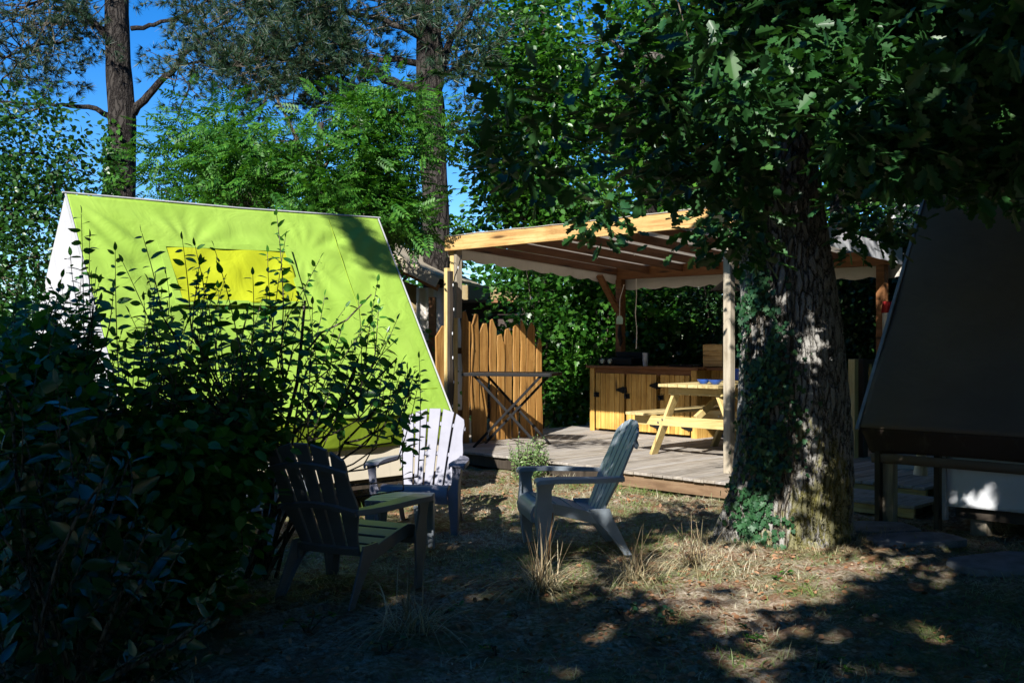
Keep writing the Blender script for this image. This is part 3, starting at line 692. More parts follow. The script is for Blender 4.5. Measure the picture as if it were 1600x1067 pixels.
# ------------------------------------------------------------------ picnic table
def picnic():
    t = thing('picnic_table', 'pale wooden picnic table with attached benches on the deck', 'picnic table', (1.96, 11.46, PH), -45)
    H = .835; b = MB(); n = 6; w = .82/n
    for i in range(n): b.box(-.41+i*w+.006, -.41+(i+1)*w-.006, 0, 1.75, H-.034, H)
    b.build('tabletop', MAT['treatedy'], t, .004)
    for y in (.20, 1.45):
        for s in (-1, 1):
            l = MB(); l.bar((s*.26, y, H-.036), (s*.62, y, 0.0), .036, .125, (0, 1, 0)); l.build('leg', MAT['treatedz'], t, .004)
        l = MB(); l.box(-.85, .85, y-.062, y-.022, .345, .455); l.build('cross_beam', MAT['treated'], t, .004)
        l = MB(); l.box(-.36, .36, y-.062, y-.022, H-.125, H-.036); l.build('cross_beam', MAT['treated'], t, .004)
        l = MB()
        for s in (-1, 1):
            for q in (-.03, .03): l.tube([(s*.47+q, y-.064, .40+q*.6), (s*.47+q, y-.076, .40+q*.6)], .011, 8)
        l.build('bolt', MAT['graym'], t)
    for s in (-1, 1):
        l = MB(); l.bar((s*.02, .9 if s < 0 else .78, H-.05), (s*.06, .25 if s < 0 else 1.4, .44), .04, .075); l.build('brace', MAT['treatedz'], t, .004)
        q = MB()
        for i in range(2): q.box(s*.74-.14+i*.143, s*.74-.14+i*.143+.135, 0, 1.75, .46, .494)
        q.build('bench', MAT['treatedy'], t, .004)
picnic()
for i, (u, w, s) in enumerate(((.0, .32, .055), (.17, .30, .06), (.22, .50, .05))):
    c = np.array([1.96, 11.46])+np.array([.7071*(u+w), .7071*(w-u)])
    lab = ['blue bowl nearest the table end on the picnic table', 'blue bowl in the middle of the three on the picnic table', 'upright blue cup behind the two bowls on the picnic table'][i]
    b = MB(); k = 1.0 if i < 2 else .8; h = .055 if i < 2 else .10
    pr = [(0, .035*k), (.006, .04*k), (h*.5, s*1.15*k), (h, s*1.4*k), (h, s*1.3*k), (h*.5, s*1.02*k), (.012, .03*k), (.011, .001)]
    if i == 2: pr = [(0, .04), (h*.5, .05), (h, .055), (h, .049), (h*.5, .044), (.012, .035), (.011, .001)]
    b.tube([(0, 0, z) for z, r in pr], [r for z, r in pr], 22)
    o = b.build('bowl' if i < 2 else 'cup', MAT['blue'], None, 0, 2, 60); o.location = (c[0], c[1], PH+.836)
    tag(o, lab, 'bowl' if i < 2 else 'cup', 'blue crockery on the picnic table')

# ------------------------------------------------------------------ folding bistro table
def bistro():
    c = P(800, 0, 12.85)
    t = thing('folding_table', 'dark folding metal table with crossed legs before the board fence', 'folding table', (c[0]+.01, 12.95, PH), -14)
    H = .93; b = MB(); n = 8
    for i in range(n): b.box(-.55+i*.1375+.004, -.55+(i+1)*.1375-.004, -.33, .33, H-.018, H)
    b.build('tabletop', MAT['black'], t, .003)
    b = MB(); b.box(-.56, .56, -.345, -.332, H-.04, H-.002); b.box(-.56, .56, .332, .345, H-.04, H-.002); b.box(-.572, -.561, -.345, .345, H-.04, H-.002); b.box(.561, .572, -.345, .345, H-.04, H-.002)
    b.build('rim', MAT['black'], t, .002)
    for y in (-.29, .26):
        for s in (-1, 1):
            l = MB(); yy = y+.016*s; l.bar((s*.43, yy, 0), (-s*.43, yy, H-.035), .032, .018, (0, 1, 0)); l.build('leg', MAT['black'], t, .003)
        l = MB(); l.tube([(0, y-.035, (H-.035)/2), (0, y+.035, (H-.035)/2)], .014, 10); l.build('pivot', MAT['black'], t)
    for s in (-1, 1):
        l = MB(); l.tube([(s*.40, -.27, .035), (s*.40, .25, .035)], .010, 8); l.build('stretcher', MAT['black'], t)
bistro()

# ------------------------------------------------------------------ adirondack style plastic chairs (front faces local -y)
def chair(label, mat, loc, rz, slatmat=None):
    t = thing('garden_chair', label, 'garden chair', loc, rz, 'plastic adirondack chairs on the grass')
    mat_s = slatmat or mat
    # seat : strips along x following a waterfall curve
    prof = [(-.375, .25), (-.385, .315), (-.36, .362), (-.30, .375), (-.18, .352), (-.04, .318), (.06, .292), (.14, .278)]
    def pr(s_):
        s_ = min(max(s_, 0), 1)*(len(prof)-1); i = min(int(s_), len(prof)-2); f = s_-i
        return Vector((0, prof[i][0]*(1-f)+prof[i+1][0]*f, prof[i][1]*(1-f)+prof[i+1][1]*f))
    b = MB(); segs = [(0, .40), (.425, .53), (.555, .66), (.685, .80), (.825, 1.0)]
    for a, c in segs:
        k = 9 if a == 0 else 3; rings = []
        for i in range(k+1):
            p = pr(a+(c-a)*i/k); d = (pr(a+(c-a)*i/k+.02)-pr(a+(c-a)*i/k-.02)).normalized(); nn = Vector((0, -d.z, d.y))*.011
            wd = .272-.03*(a+(c-a)*i/k)
            rings.append([(-wd, p.y+nn.y, p.z+nn.z), (wd, p.y+nn.y, p.z+nn.z), (wd, p.y-nn.y, p.z-nn.z), (-wd, p.y-nn.y, p.z-nn.z)])
        b.loft(rings)
    for x in (-.2, .2):
        b.loft([[(x-.04, pr(q).y, pr(q).z-.003), (x+.04, pr(q).y, pr(q).z-.003), (x+.04, pr(q).y+.004, pr(q).z-.016), (x-.04, pr(q).y+.004, pr(q).z-.016)] for q in np.linspace(.38, 1, 10)])
    b.build('seat', mat, t, .004, 2, 40)
    # side aprons
    for s in (-1, 1):
        b = MB(); x = s*.268; rings = []
        for q in np.linspace(.28, 1, 10):
            p = pr(q); w = s*(-.0)-.03*q*s
            rings.append([(x+w-.012, p.y, p.z+.014), (x+w+.012, p.y, p.z+.014), (x+w+.012, p.y, p.z-.065), (x+w-.012, p.y, p.z-.065)])
        b.loft(rings); b.build('side_rail', mat, t, .005, 2, 40)
    # back : five fanned slats
    lean = R(24); by, bz = .13, .265; up = Vector((0, math.sin(lean), math.cos(lean))); nrm = Vector((0, -math.cos(lean), math.sin(lean)))
    o0 = Vector((0, by, bz)); Hs = .73
    for k in range(5):
        c = k-2; base_x = c*.083; top_x = c*.118
        wb, wt = .067, .099
        def ring(l, f, dl=(0, 0)):
            cx = base_x+(top_x-base_x)*f**1.2; w = (wb+(wt-wb)*f)/2
            if k in (0, 4):
                g = .020*math.exp(-((f-.42)/.17)**2); w += g; cx += (c/2)*g
            q0 = cx-w; q1 = cx+w; R_ = []
            for x_, s_ in ((q0, 1), (q1, 1), (q1, -1), (q0, -1)):
                if l >= Hs-1e-6: x_ = max(-.258, min(.258, x_))
                dr = -.125*(abs(x_)/.28)**2.4 if l >= Hs-1e-6 else 0
                R_.append(o0+up*(l+dr)+nrm*(.006*(x_/.22)**2+.009*s_)+Vector((x_, 0, 0)))
            return R_
        N = 12; rings = [ring((Hs-.15)*i/N, (Hs-.15)*i/N/Hs) for i in range(N+1)]+[ring(Hs, 1)]
        b = MB(); b.loft(rings); b.build('back_slat', mat_s, t, .004, 2, 40)
    for l, wx, hh in ((.04, .215, .05), (.34, .262, .035), (.60, .272, .035)):
        b = MB(); rings = []
        for i in range(13):
            x = -wx+2*wx*i/12; dz = -.05*(x/.27)**2 if l > .3 else 0
            p = o0+up*(l+dz)+Vector((x, 0, 0))+nrm*(.006*(x/.22)**2-.010)
            rings.append([p+up*hh/2, p-up*hh/2, p-up*hh/2-nrm*.024, p+up*hh/2-nrm*.024])
        b.loft(rings); b.build('back_rib', mat, t, .004, 2, 40)
    for s in (-1, 1):
        # arm : wide paddle, curving into the back
        b = MB(); rings = []
        path = [(-.375, .335, .058, .548), (-.355, .338, .064, .562), (-.22, .338, .060, .566), (-.05, .328, .050, .562), (.10, .308, .042, .558), (.20, .286, .034, .556), (.275, .262, .022, .556)]
        for (y, x, w, z) in path:
            rings.append([(s*(x-w), y, z), (s*(x+w), y, z-.004), (s*(x+w+.003), y, z-.036), (s*(x+w-.014), y, z-.036), (s*(x+w-.016), y, z-.016), (s*(x-w+.014), y, z-.014), (s*(x-w+.012), y, z-.03), (s*(x-w), y, z-.03)])
        b.loft(rings); b.build('armrest', mat, t, .003, 2, 40)
        # front leg with its arm support
        b = MB(); rings = []
        for (z, xo, xi, y0, y1) in ((0, .335, .285, -.335, -.275), (.12, .345, .280, -.35, -.265), (.26, .350, .268, -.368, -.245), (.34, .350, .27, -.372, -.245), (.40, .352, .295, -.365, -.262), (.48, .365, .302, -.36, -.265), (.535, .375, .30, -.365, -.24)):
            rings.append([(s*xo, y0, z), (s*xi, y0, z), (s*xi, y0+.014, z), (s*(xo-.016), y0+.014, z), (s*(xo-.016), y1, z), (s*xo, y1, z)])
        b.loft(rings); b.build('leg', mat, t, .004, 2, 40)
        b = MB(); rings = []
        for (z, y, w, x) in ((.33, .10, .075, .245), (.26, .13, .07, .245), (.18, .19, .05, .248), (.09, .25, .036, .252), (0, .305, .028, .255)):
            rings.append([(s*(x+.012), y-w, z), (s*(x-.03), y-w, z), (s*(x-.03), y-w+.014, z), (s*(x-.002), y-w+.014, z), (s*(x-.002), y+w, z), (s*(x+.012), y+w, z)])
        b.loft(rings); b.build('leg', mat, t, .004, 2, 40)
    return t
chair('pale lilac grey plastic chair with its backrest in the sun, facing the camera', MAT['pl_white'], (-.71, 8.28, 0), -8)
chair('blue grey plastic chair seen from the side, between the pale chair and the oak', MAT['pl_grey'], (.47, 7.40, 0), -80)
chair('dark plastic chair with shade put in its colour, seen from behind, next to the shrub', MAT['pl_dark'], (-1.0, 6.12, 0), 180-26)
chair('grey plastic chair mostly hidden behind the shrub stem', MAT['pl_mid'], (-1.95, 7.62, 0), 80)
def side_table():
    t = thing('side_table', 'low square grey plastic table between the dark and pale chairs', 'side table', (-.79, 7.27, 0), -6)
    b = MB()
    for i in range(5): b.box(-.21, .21, -.21+i*.0845, -.21+i*.0845+.078, .385, .402)
    b.box(-.21, -.17, -.21, .208, .372, .384); b.box(.17, .21, -.21, .208, .372, .384); b.box(-.03, .03, -.21, .208, .372, .384)
    b.build('tabletop', MAT['pl_mid'], t, .004, 2, 40)
    for sx in (-1, 1):
        for sy in (-1, 1):
            l = MB(); r = []
            for z, w in ((0, .045), (.37, .075)):
                x0, y0 = sx*.208, sy*.208
                r.append([(x0, y0, z), (x0-sx*w, y0, z), (x0-sx*w, y0-sy*.014, z), (x0-sx*.014, y0-sy*.014, z), (x0-sx*.014, y0-sy*w, z), (x0, y0-sy*w, z)])
            l.loft(r); l.build('leg', MAT['pl_mid'], t, .003, 2, 40)
side_table()

# ------------------------------------------------------------------ sunlit spots on the ground, deck, furniture
for px, py, r in ((620,935,.05),(700,900,.05),(760,930,.05),(560,1000,.03),(720,1045,.04),(900,1050,.05),(1200,1060,.06),(1500,1010,.06),(1540,1055,.05),(1420,880,.05),(640,860,.05),(1110,950,.06),(1240,985,.05),(1450,978,.09),(1300,1000,.06),(1150,1040,.08),(950,1000,.05),(1050,960,.07),(1480,905,.07),(1410,1040,.06),(800,960,.04),(1000,1050,.05),(1250,1035,.05),(1100,1000,.04),(1380,930,.05),(1330,1050,.04),(880,1000,.04),(1560,940,.06),(760,1000,.03),
                  (760,800,.30),(880,775,.35),(960,778,.32),(1040,775,.32),(1100,785,.3),(700,760,.25),(840,765,.25),
                  (1060,850,.16),(800,790,.3),(920,800,.25),(1000,790,.25),(880,925,.14),(990,905,.10),(1080,905,.2),
                  (1190,885,.24),(1240,875,.26),(1290,885,.30),(1335,890,.24),(1215,925,.22),(1280,925,.2),(1150,975,.13),(1180,950,.12),(1120,880,.14),
                  (470,805,.25),(560,800,.25),(510,790,.2),(540,825,.15),(1470,975,.05),(1540,832,.12),(1180,1010,.07)):
    lit(G(px, py), min(.149, r*1.9) if r < .1 else r)
for px_, py_ in ((105,330),(110,380),(100,420),(125,450),(95,470),(130,520),(90,540),(130,580),(160,640)): lit(P(px_, py_, 8.2), .28)
for p in ((1255,520),(1280,500),(1270,555)): lit(P(*p, 7.42), .10)
lit(P(1215,455,7.45), .06); lit(P(1185,770,7.4), .10); lit(P(1230,790,7.38), .14); lit(P(1150,760,7.5), .10)
for px_, py_, Y_, r_ in ((870,835,6.2,.16),(850,880,6.1,.10),(900,850,6.3,.10),(1000,850,6.5,.12),(1030,860,6.6,.12),(1095,850,6.9,.12)): lit(P(px_, py_, Y_), r_)
for x in (630, 665, 700): lit(P(x, 690, 8.5), .24)
lit(P(595,715,8.0), .10); lit(P(725,712,8.0), .10); lit(P(640,790,7.2), .10)
for f in np.linspace(0, 1, 13): lit(W2(4.2*f, -.1, 2.75), .26 if int(f*12) % 3 else .12)
for u in np.linspace(0, 4.2, 8):
    for w in (.5, 1.3, 2.1, 2.9): lit(W2(u, w, 2.75), .2)
for u in (.2, .7, 1.2, 1.7):
    for z in (.25, .5): lit(W2(u-.1, 2.8, PH+z), .22)
for u, w, r in ((1.0, .4, .2), (2.1, .1, .3), (2.8, .0, .3), (3.4, -.3, .25), (4.0, -.2, .28), (4.5, -.1, .25), (3.3, .7, .2), (1.9, 1.3, .28), (2.6, 1.0, .2), (.4, 2.2, .25), (1.2, 2.2, .2), (5.1, .8, .07), (5.5, 1.0, .06), (5.3, 1.6, .08)): lit(W2(u, w, PH), r)
for u, w, z, r in ((1.6, .3, .9, .2), (2.1, .4, .9, .25), (2.4, -.1, .4, .25), (1.35, -.1, .3, .25), (1.9, .2, .35, .3), (2.7, -.1, .6, .2)): lit(np.array([1.96+.7071*(u-2+w), 11.46+.7071*(w-u+2), PH+z]), r)
for y in (.2, .6, 1.0, 1.4, 1.8): 
    for z in (.5, 1.3): lit(W2(0, y, PH+z), .20)
for p in ((1560,470,8.0,.07),(1575,455,8.0,.05),(1500,490,8.3,.04),(1405,560,8.5,.06),(1590,640,7.8,.06),(1400,500,8.6,.05)): lit(P(*p[:3]), p[3])
for p in ((1495,757,7.9),(1512,775,7.85),(1530,762,7.8),(1538,782,7.8),(1552,772,7.75),(1568,785,7.75),(1520,748,7.8),(1560,758,7.7),(1585,782,7.7)): lit(P(*p), .07)

# ------------------------------------------------------------------ trees
def tube_np(name, mat, parent, path, rad, n=32, flute=None, smooth=True):
    """dense tapered trunk; path (k,3), rad(k) ; flute(theta,z)->radius factor"""
    path = np.array(path, float); k = len(path)
    th = np.linspace(0, 2*np.pi, n, endpoint=False); T, K = np.meshgrid(th, np.arange(k))
    r = np.asarray(rad)[:, None]*np.ones_like(T)
    if flute is not None: r = r*flute(T, path[:, 2][:, None])
    V = np.stack([path[:, 0][:, None]+r*np.cos(T), path[:, 1][:, None]+r*np.sin(T), path[:, 2][:, None]+0*T], -1).reshape(-1, 3)
    i = (np.arange(k-1)[:, None]*n+np.arange(n)[None, :]); j = (np.arange(k-1)[:, None]*n+(np.arange(n)[None, :]+1) % n)
    F = np.stack([i.ravel(), j.ravel(), (j+n).ravel(), (i+n).ravel()], -1)
    o = link_mesh(name, np_mesh(name, V, F.ravel(), np.arange(len(F))*4), mat, parent)
    o.data.polygons.foreach_set('use_smooth', [True]*len(F)); return o
def limb_path(a, b, sag=.15, wob=.12, n=7, rr=random):
    a = Vector(a); b = Vector(b); L = (b-a).length; out = []
    off = Vector((rr.uniform(-1, 1), rr.uniform(-1, 1), rr.uniform(-.3, .6)))*wob*L
    for i in range(n):
        f = i/(n-1); p = a.lerp(b, f)+off*math.sin(math.pi*f)*.6+Vector((0, 0, sag*L*math.sin(math.pi*f)))
        p += Vector((rr.uniform(-1, 1), rr.uniform(-1, 1), rr.uniform(-1, 1)))*wob*.15*L*(0 < i < n-1)
        out.append(p)
    return out
def twigs_to(mb, limbs, clumps, r0=.012, n=3, rr=random, maxd=9e9):
    pts = np.array([list(p) for l in limbs for p in l[1:]])
    for c in clumps:
        d = np.linalg.norm(pts-c, axis=1); i = int(np.argmin(d))
        if d[i] > maxd or d[i] < .02: continue
        a = Vector(pts[i]); b = Vector(c); m = a.lerp(b, .5)+Vector((rr.uniform(-1, 1), rr.uniform(-1, 1), rr.uniform(-.2, 1)))*.10*d[i]
        mb.tube([a, m, b], [r0*(1+.4*d[i]), r0*.8, r0*.35], n, False)
def clump_leaves(clumps, per, spread, size, droop=.25, flat=.6, horiz=True):
    c = np.repeat(clumps, per, axis=0); n = len(c)
    off = RNG.normal(size=(n, 3))*spread*np.array([1, 1, flat])
    pos = c+off
    ax = norm(off*np.array([1, 1, .5])+RNG.normal(size=(n, 3))*spread*.7+np.array([0, 0, -droop*spread]))
    nr = norm(np.array([0, 0, 1.0])+RNG.normal(size=(n, 3))*.55)
    return pos, ax, nr, size*RNG.uniform(.65, 1.15, n)
def ellipsoid(n, c, r, shell=.0):
    d = rnd(n); q = RNG.uniform(shell, 1, n)**(1/2.2)
    return np.array(c)+d*q[:, None]*np.array(r)

# the big oak
OX, OY = 3.22, 7.98
def oak():
    t = thing('oak_tree', 'massive oak tree with fissured mossy bark standing before the deck', 'tree', (0, 0, 0))
    zs = np.concatenate([np.linspace(-.08, 4.6, 620), np.linspace(4.62, 9, 60)])
    cx = np.interp(zs, [-.1, 0, .6, 1.2, 2.0, 2.7, 4.5, 9], [2.08, 2.08, 2.10, 2.12, 2.12, 2.06, 1.98, 1.9])
    # centre x in metres from picture columns at the trunk's distance
    cx = np.interp(zs, [0, .2, .45, .8, 1.6, 2.2, 2.8, 4.5, 9], [2.07, 2.10, 2.14, 2.16, 2.15, 2.10, 2.03, 1.93, 1.8])
    rd = np.interp(zs, [-.1, 0, .12, .3, .6, 1.0, 1.6, 2.2, 2.8, 4.5, 9], [.53, .485, .455, .435, .42, .405, .37, .345, .33, .315, .2])
    path = np.stack([cx, np.full_like(zs, 7.82)+.03*zs, zs], -1)
    def fl(T, z):
        b = np.exp(-np.maximum(z, 0)/.45)
        return 1+b*(.05*np.cos(3*T+.6)+.04*np.cos(5*T+2.1)+.22*np.exp(-((T-3.35)/.38)**2)+.03*np.exp(-((T-5.4)/.3)**2))+.025*np.cos(2*T+.7*z)+.02*np.cos(4*T-1.1*z+1)
    tube_np('trunk', MAT['oakbark'], t, path, rd, 420, fl)
    limbs = []
    rr = random.Random(4)
    ends = [(-.3, 6.0, 5.2), (1.2, 4.4, 5.0), (3.6, 4.6, 5.0), (5.3, 6.2, 4.6), (6.2, 8.5, 5.2), (5.0, 10.5, 5.6), (1.6, 11, 6), (-.8, 8.6, 5.6), (-1.5, 7.0, 6.5), (4.2, 7.0, 6.5), (1.0, 6.4, 7.2), (3.0, 10, 7.4),
            (.6, 5.4, 3.75), (3.4, 5.6, 3.6), (2.3, 5.2, 4.0), (4.6, 8.6, 3.7), (.9, 8.6, 3.9)]
    for e in ends:
        z0 = min(6.5, max(3.25, e[2]-rr.uniform(.6, 1.6)))
        a = (np.interp(z0, zs, cx), 7.82+.03*z0, z0); l = limb_path(a, e, .10, .12, 8, rr); limbs.append(l)
        r0 = .10 if e[2] > 4.2 else .055
        b = MB(); b.tube(l, list(np.linspace(r0, .02, 8)), 10); b.build('limb', MAT['oakbark2'], t, 0, 2, 180)
    # leaf clumps : volume in front of and around the trunk, underside hanging to about head height plus
    n = 8200
    c = np.stack([RNG.uniform(-1.9, 7.6, n), RNG.uniform(2.9, 12.0, n), RNG.uniform(2.35, 7.6, n)], -1)
    x, y, z = c.T
    px = 800+1600*x/y; py = 533.5+1600*(1.5-z)/y
    low = np.interp(px, [600, 690, 720, 760, 800, 860, 905, 925, 950, 975, 1000, 1060, 1090, 1150, 1200, 1235, 1250, 1290, 1300, 1340, 1380, 1400, 1430, 1480, 1600, 1800],
                        [-200, 40, 190, 250, 320, 300, 325, 350, 352, 320, 300, 300, 370, 370, 350, 310, 270, 240, 270, 285, 285, 270, 280, 280, 310, 320])
    low = np.where((px > 1212) & (px < 1288) & (y < 7.8), 150, low)
    ok = (py < low-12) | (py < -30)
    # roomy inside, so sky and farther trees show through
    hole = np.sin(2.1*x+1.3*z)+np.sin(1.7*y-1.9*z+1)+np.sin(2.9*z+1.1*x-y)
    ok &= hole > -.65
    # where the photo shows the pines, the sky and the ash tree the oak stays out
    ok &= ~((px < 700) & (py > -300))
    # the trunk itself stays clear of clumps
    ok &= np.hypot(x-2.1, y-7.9) > .5
    # light shaft density: thin in the sky gap areas
    ok &= ~((z > 4.6) & (RNG.random(n) < .2))
    c = c[ok]
    m = 4600; qx = RNG.uniform(735, 1660, m); qy = RNG.uniform(-80, 400, m); qY = RNG.uniform(4.4, 8.2, m)
    lw = np.interp(qx, [600, 690, 720, 760, 800, 860, 905, 925, 950, 975, 1000, 1060, 1090, 1150, 1200, 1235, 1250, 1290, 1300, 1340, 1380, 1400, 1430, 1480, 1600, 1800],
                        [-200, 40, 190, 250, 320, 300, 325, 350, 352, 320, 300, 300, 350, 340, 330, 300, 260, 240, 270, 285, 285, 270, 280, 280, 310, 320])
    lw = np.where((qx > 1212) & (qx < 1288), 150, lw)
    c2 = np.stack([(qx-800)/1600*qY, qY, 1.5-(qy-533.5)/1600*qY], -1)
    h2 = np.sin(3.3*c2[:, 0]+1.3*c2[:, 2])+np.sin(2.7*c2[:, 1]-2.9*c2[:, 2]+1)+np.sin(4.1*c2[:, 2]+1.9*c2[:, 0]-c2[:, 1])
    c2 = c2[(qy < lw-18) & (h2 > -.3) & (np.hypot(c2[:, 0]-2.1, c2[:, 1]-7.9) > .55)]
    c = np.concatenate([c, c2]); c = c[keep_mask(c, .22)]
    hang = []
    for px_, py_, Y in ((940,335,6.2),(938,352,6.2),(945,318,6.2),(930,300,6.3),(1115,372,6.0),(1150,350,6.0),(1085,368,6.1),(1185,375,5.9),(1140,392,6.0),(1100,345,6.1),(1170,400,5.9),(1125,335,6.0),(1200,310,6.0),(1160,318,6.1),(1165,310,5.9),(1190,280,6.0),(1150,290,6.0),
                        (1250,120,5.0),(1280,90,5.0),(1300,60,5.0),(1330,100,5.0),(1360,70,5.0),(1310,140,5.1),(1270,165,5.1),(1300,30,5.0),(1340,40,5.0),(1290,200,5.2),(1350,130,5.0),(1385,95,5.0),(1260,60,5.0),
                        (1560,225,5.4),(1530,235,5.4),(1590,240,5.4),(1590,215,5.4),(1310,360,6.4),(1330,370,6.4),(1345,345,6.4),(1310,330,6.4),(1370,375,6.4),(1395,350,6.2),(1420,330,6.2),(1325,310,6.4)):
        for k in range(2 if px_ < 1300 or py_ < 300 else 1): hang.append(P(px_, py_, Y)+RNG.normal(size=3)*.05)
    hang = np.array(hang)
    # break the whorls of leaves out on twig ends
    nm = 11
    cc = np.repeat(c, 2, axis=0)+RNG.normal(size=(2*len(c), 3))*np.array([.16, .16, .10])
    cc = cc[keep_mask(cc, .10)]
    allc = np.concatenate([cc, hang])
    pos, ax, nr, sz = clump_leaves(allc, nm, .075, .125, .5, .7)
    ppx = 800+1600*pos[:, 0]/pos[:, 1]; ppy = 533.5+1600*(1.5-pos[:, 2])/pos[:, 1]
    near = (ppx > 550) & (ppx < 1750) & (ppy > -120)
    fr = near.copy()
    near &= keep_mask(pos, .0) | (np.arange(len(pos)) >= len(cc)*nm)
    hg = np.arange(len(pos)) >= len(cc)*nm
    lowL = np.interp(ppx, [600, 690, 760, 800, 860, 925, 1000, 1140, 1150, 1195, 1200, 1288, 1292, 1430, 1600], [-99, 60, 270, 330, 310, 355, 315, 312, 335, 310, 190, 190, 310, 305, 325])
    near &= hg | (ppy < lowL) | (ppx > 1600) | ((pos[:, 1] > 8.2) & ((ppx < 1292) | (ppx > 1445)))
    leaf_mesh('crown', MAT['oakleaf'], t, pos[near], ax[near], nr[near], sz[near], OAK)
    far = ~fr & keep_mask(pos, 0) & (pos[:, 1] > 1)
    leaf_mesh('upper_crown', MAT['canopy'], t, pos[far][::1], ax[far], nr[far], sz[far]*1.25, DIAMOND)
    b = MB(); twigs_to(b, limbs, np.concatenate([c[::2], hang[::4]]), .005, 3, rr, 1.1); b.build('twigs', MAT['twig'], t)
    print('oak leaves', near.sum(), far.sum())
MAT['oakbark2'] = barkmat('oak_limb_bark', (.015, .012, .010), (.06, .052, .045), (.12, .11, .095), 14, 4, 0)
for px_, py_ in ((1250,120),(1280,90),(1320,70),(1350,110),(1300,150),(1270,170),(1380,80)): lit(P(px_, py_, 5.0), .30)
lit(P(1150,370,6.0), .12); lit(P(1560,230,5.4), .15); lit(P(1100,140,5.6), .2); lit(P(1170,120,5.6), .1)
oak()

def ivy():
    t = thing('ivy', 'green ivy climbing the left side of the massive oak trunk', 'ivy')
    n = 3100; z = RNG.uniform(0, 1, n)**1.0*3.2
    cx = np.interp(z, [0, .2, .45, .8, 1.6, 2.2, 2.8, 4.5], [2.07, 2.10, 2.14, 2.16, 2.15, 2.10, 2.03, 1.93])
    rd = np.interp(z, [0, .12, .3, .6, 1.0, 1.6, 2.2, 2.8, 4.5], [.49, .465, .445, .43, .415, .38, .355, .34, .325])
    mean = np.interp(z, [0, .3, .8, 1.2, 1.8, 2.5, 3.2], [3.85, 3.9, 4.0, 4.0, 3.75, 3.65, 3.7]); wd = np.interp(z, [0, .5, 1.2, 1.6, 2.4, 3.2], [.26, .26, .28, .24, .26, .35])
    th = mean+RNG.normal(size=n)*wd
    dens = np.sin(5*th+3*z)+np.sin(9*z-4*th)+np.interp(z, [0, .8, 1.2, 1.6, 2.2, 3], [.5, 1.6, 1.6, .5, .1, .4]); k = dens > -.1
    z, th, cx, rd = z[k], th[k], cx[k], rd[k]; n = len(z)
    rad = np.stack([np.cos(th), np.sin(th), 0*th], -1)
    fl = 1+np.exp(-z/.45)*(.22*np.exp(-((th-3.35)/.38)**2))
    pos = np.stack([cx, 7.82+.03*z, z], -1)+rad*(rd*fl+RNG.uniform(.0, .06, n))[:, None]
    nr = norm(rad+RNG.normal(size=(n, 3))*.35+np.array([0, 0, .3])); ax = norm(np.array([0, 0, -1.0])+RNG.normal(size=(n, 3))*.55)
    leaf_mesh('leaves', MAT['ivy'], t, pos, ax, nr, .037*RNG.uniform(.6, 1.5, n), IVY)
    b = MB(); rr = random.Random(2)
    for q in range(9):
        pts = []; a = rr.uniform(3.6, 4.5)
        for zz in np.linspace(0, 3.0, 22):
            a += rr.uniform(-.07, .06); r_ = np.interp(zz, [0, .12, .3, .6, 1.0, 1.6, 2.2, 2.8], [.49, .465, .445, .43, .415, .38, .355, .34])
            c_ = np.interp(zz, [0, .2, .45, .8, 1.6, 2.2, 2.8], [2.07, 2.10, 2.14, 2.16, 2.15, 2.10, 2.03]); pts.append((c_+r_*math.cos(a), 7.82+.03*zz+r_*math.sin(a), zz))
        b.tube(pts, list(np.linspace(.009, .003, 22)), 4)
    b.build('stems', MAT['twig'], t)
ivy()

def broad_tree(name, label, loc, trunk_h, trunk_r, blobs, nclump, per, size, mat, T=DIAMOND, spread=.22, bark='pinebark', group=None, droop=.4, twg=True, seed=1, mask=None):
    rr = random.Random(seed); t = thing(name, label, 'tree', (loc[0], loc[1], 0), 0, group)
    tp = [Vector((0, 0, -.1)), Vector((rr.uniform(-.1, .1), 0, trunk_h*.35)), Vector((rr.uniform(-.2, .2), rr.uniform(-.2, .2), trunk_h*.7)), Vector((rr.uniform(-.3, .3), 0, trunk_h))]
    b = MB(); b.tube(tp, [trunk_r*1.25, trunk_r, trunk_r*.8, trunk_r*.45], 14); b.build('trunk', MAT[bark], t, 0, 2, 180)
    limbs = [tp]; lb = MB(); cl = []
    tot = sum(q[1][0]*q[1][1]*q[1][2] for q in blobs)
    for c, r in blobs:
        c = np.array(c); z0 = max(trunk_h*.25, min(trunk_h*.95, c[2]-rr.uniform(.4, 1.5))); f = z0/trunk_h
        i = min(int(f*3), 2); a = tp[i].lerp(tp[i+1], f*3-i)
        l = limb_path(a, c, .08, .14, 6, rr); limbs.append(l); lb.tube(l, list(np.linspace(trunk_r*.4, .015, 6)), 6)
        cl.append(ellipsoid(max(8, int(nclump*(r[0]*r[1]*r[2])/tot)), c, r, .1))
    cl = np.concatenate(cl)
    if mask is not None: cl = cl[mask(cl+np.array([loc[0], loc[1], 0]))]
    k = keep_mask(cl+np.array([loc[0], loc[1], 0]), .15); cl = cl[k]
    if twg: twigs_to(lb, limbs, cl[::2], .007, 3, rr)
    lb.build('branches', MAT['twig'], t)
    pos, ax, nr, sz = clump_leaves(cl, per, spread, size, droop, .7)
    leaf_mesh('crown', MAT[mat], t, pos, ax, nr, sz, T)
    return t

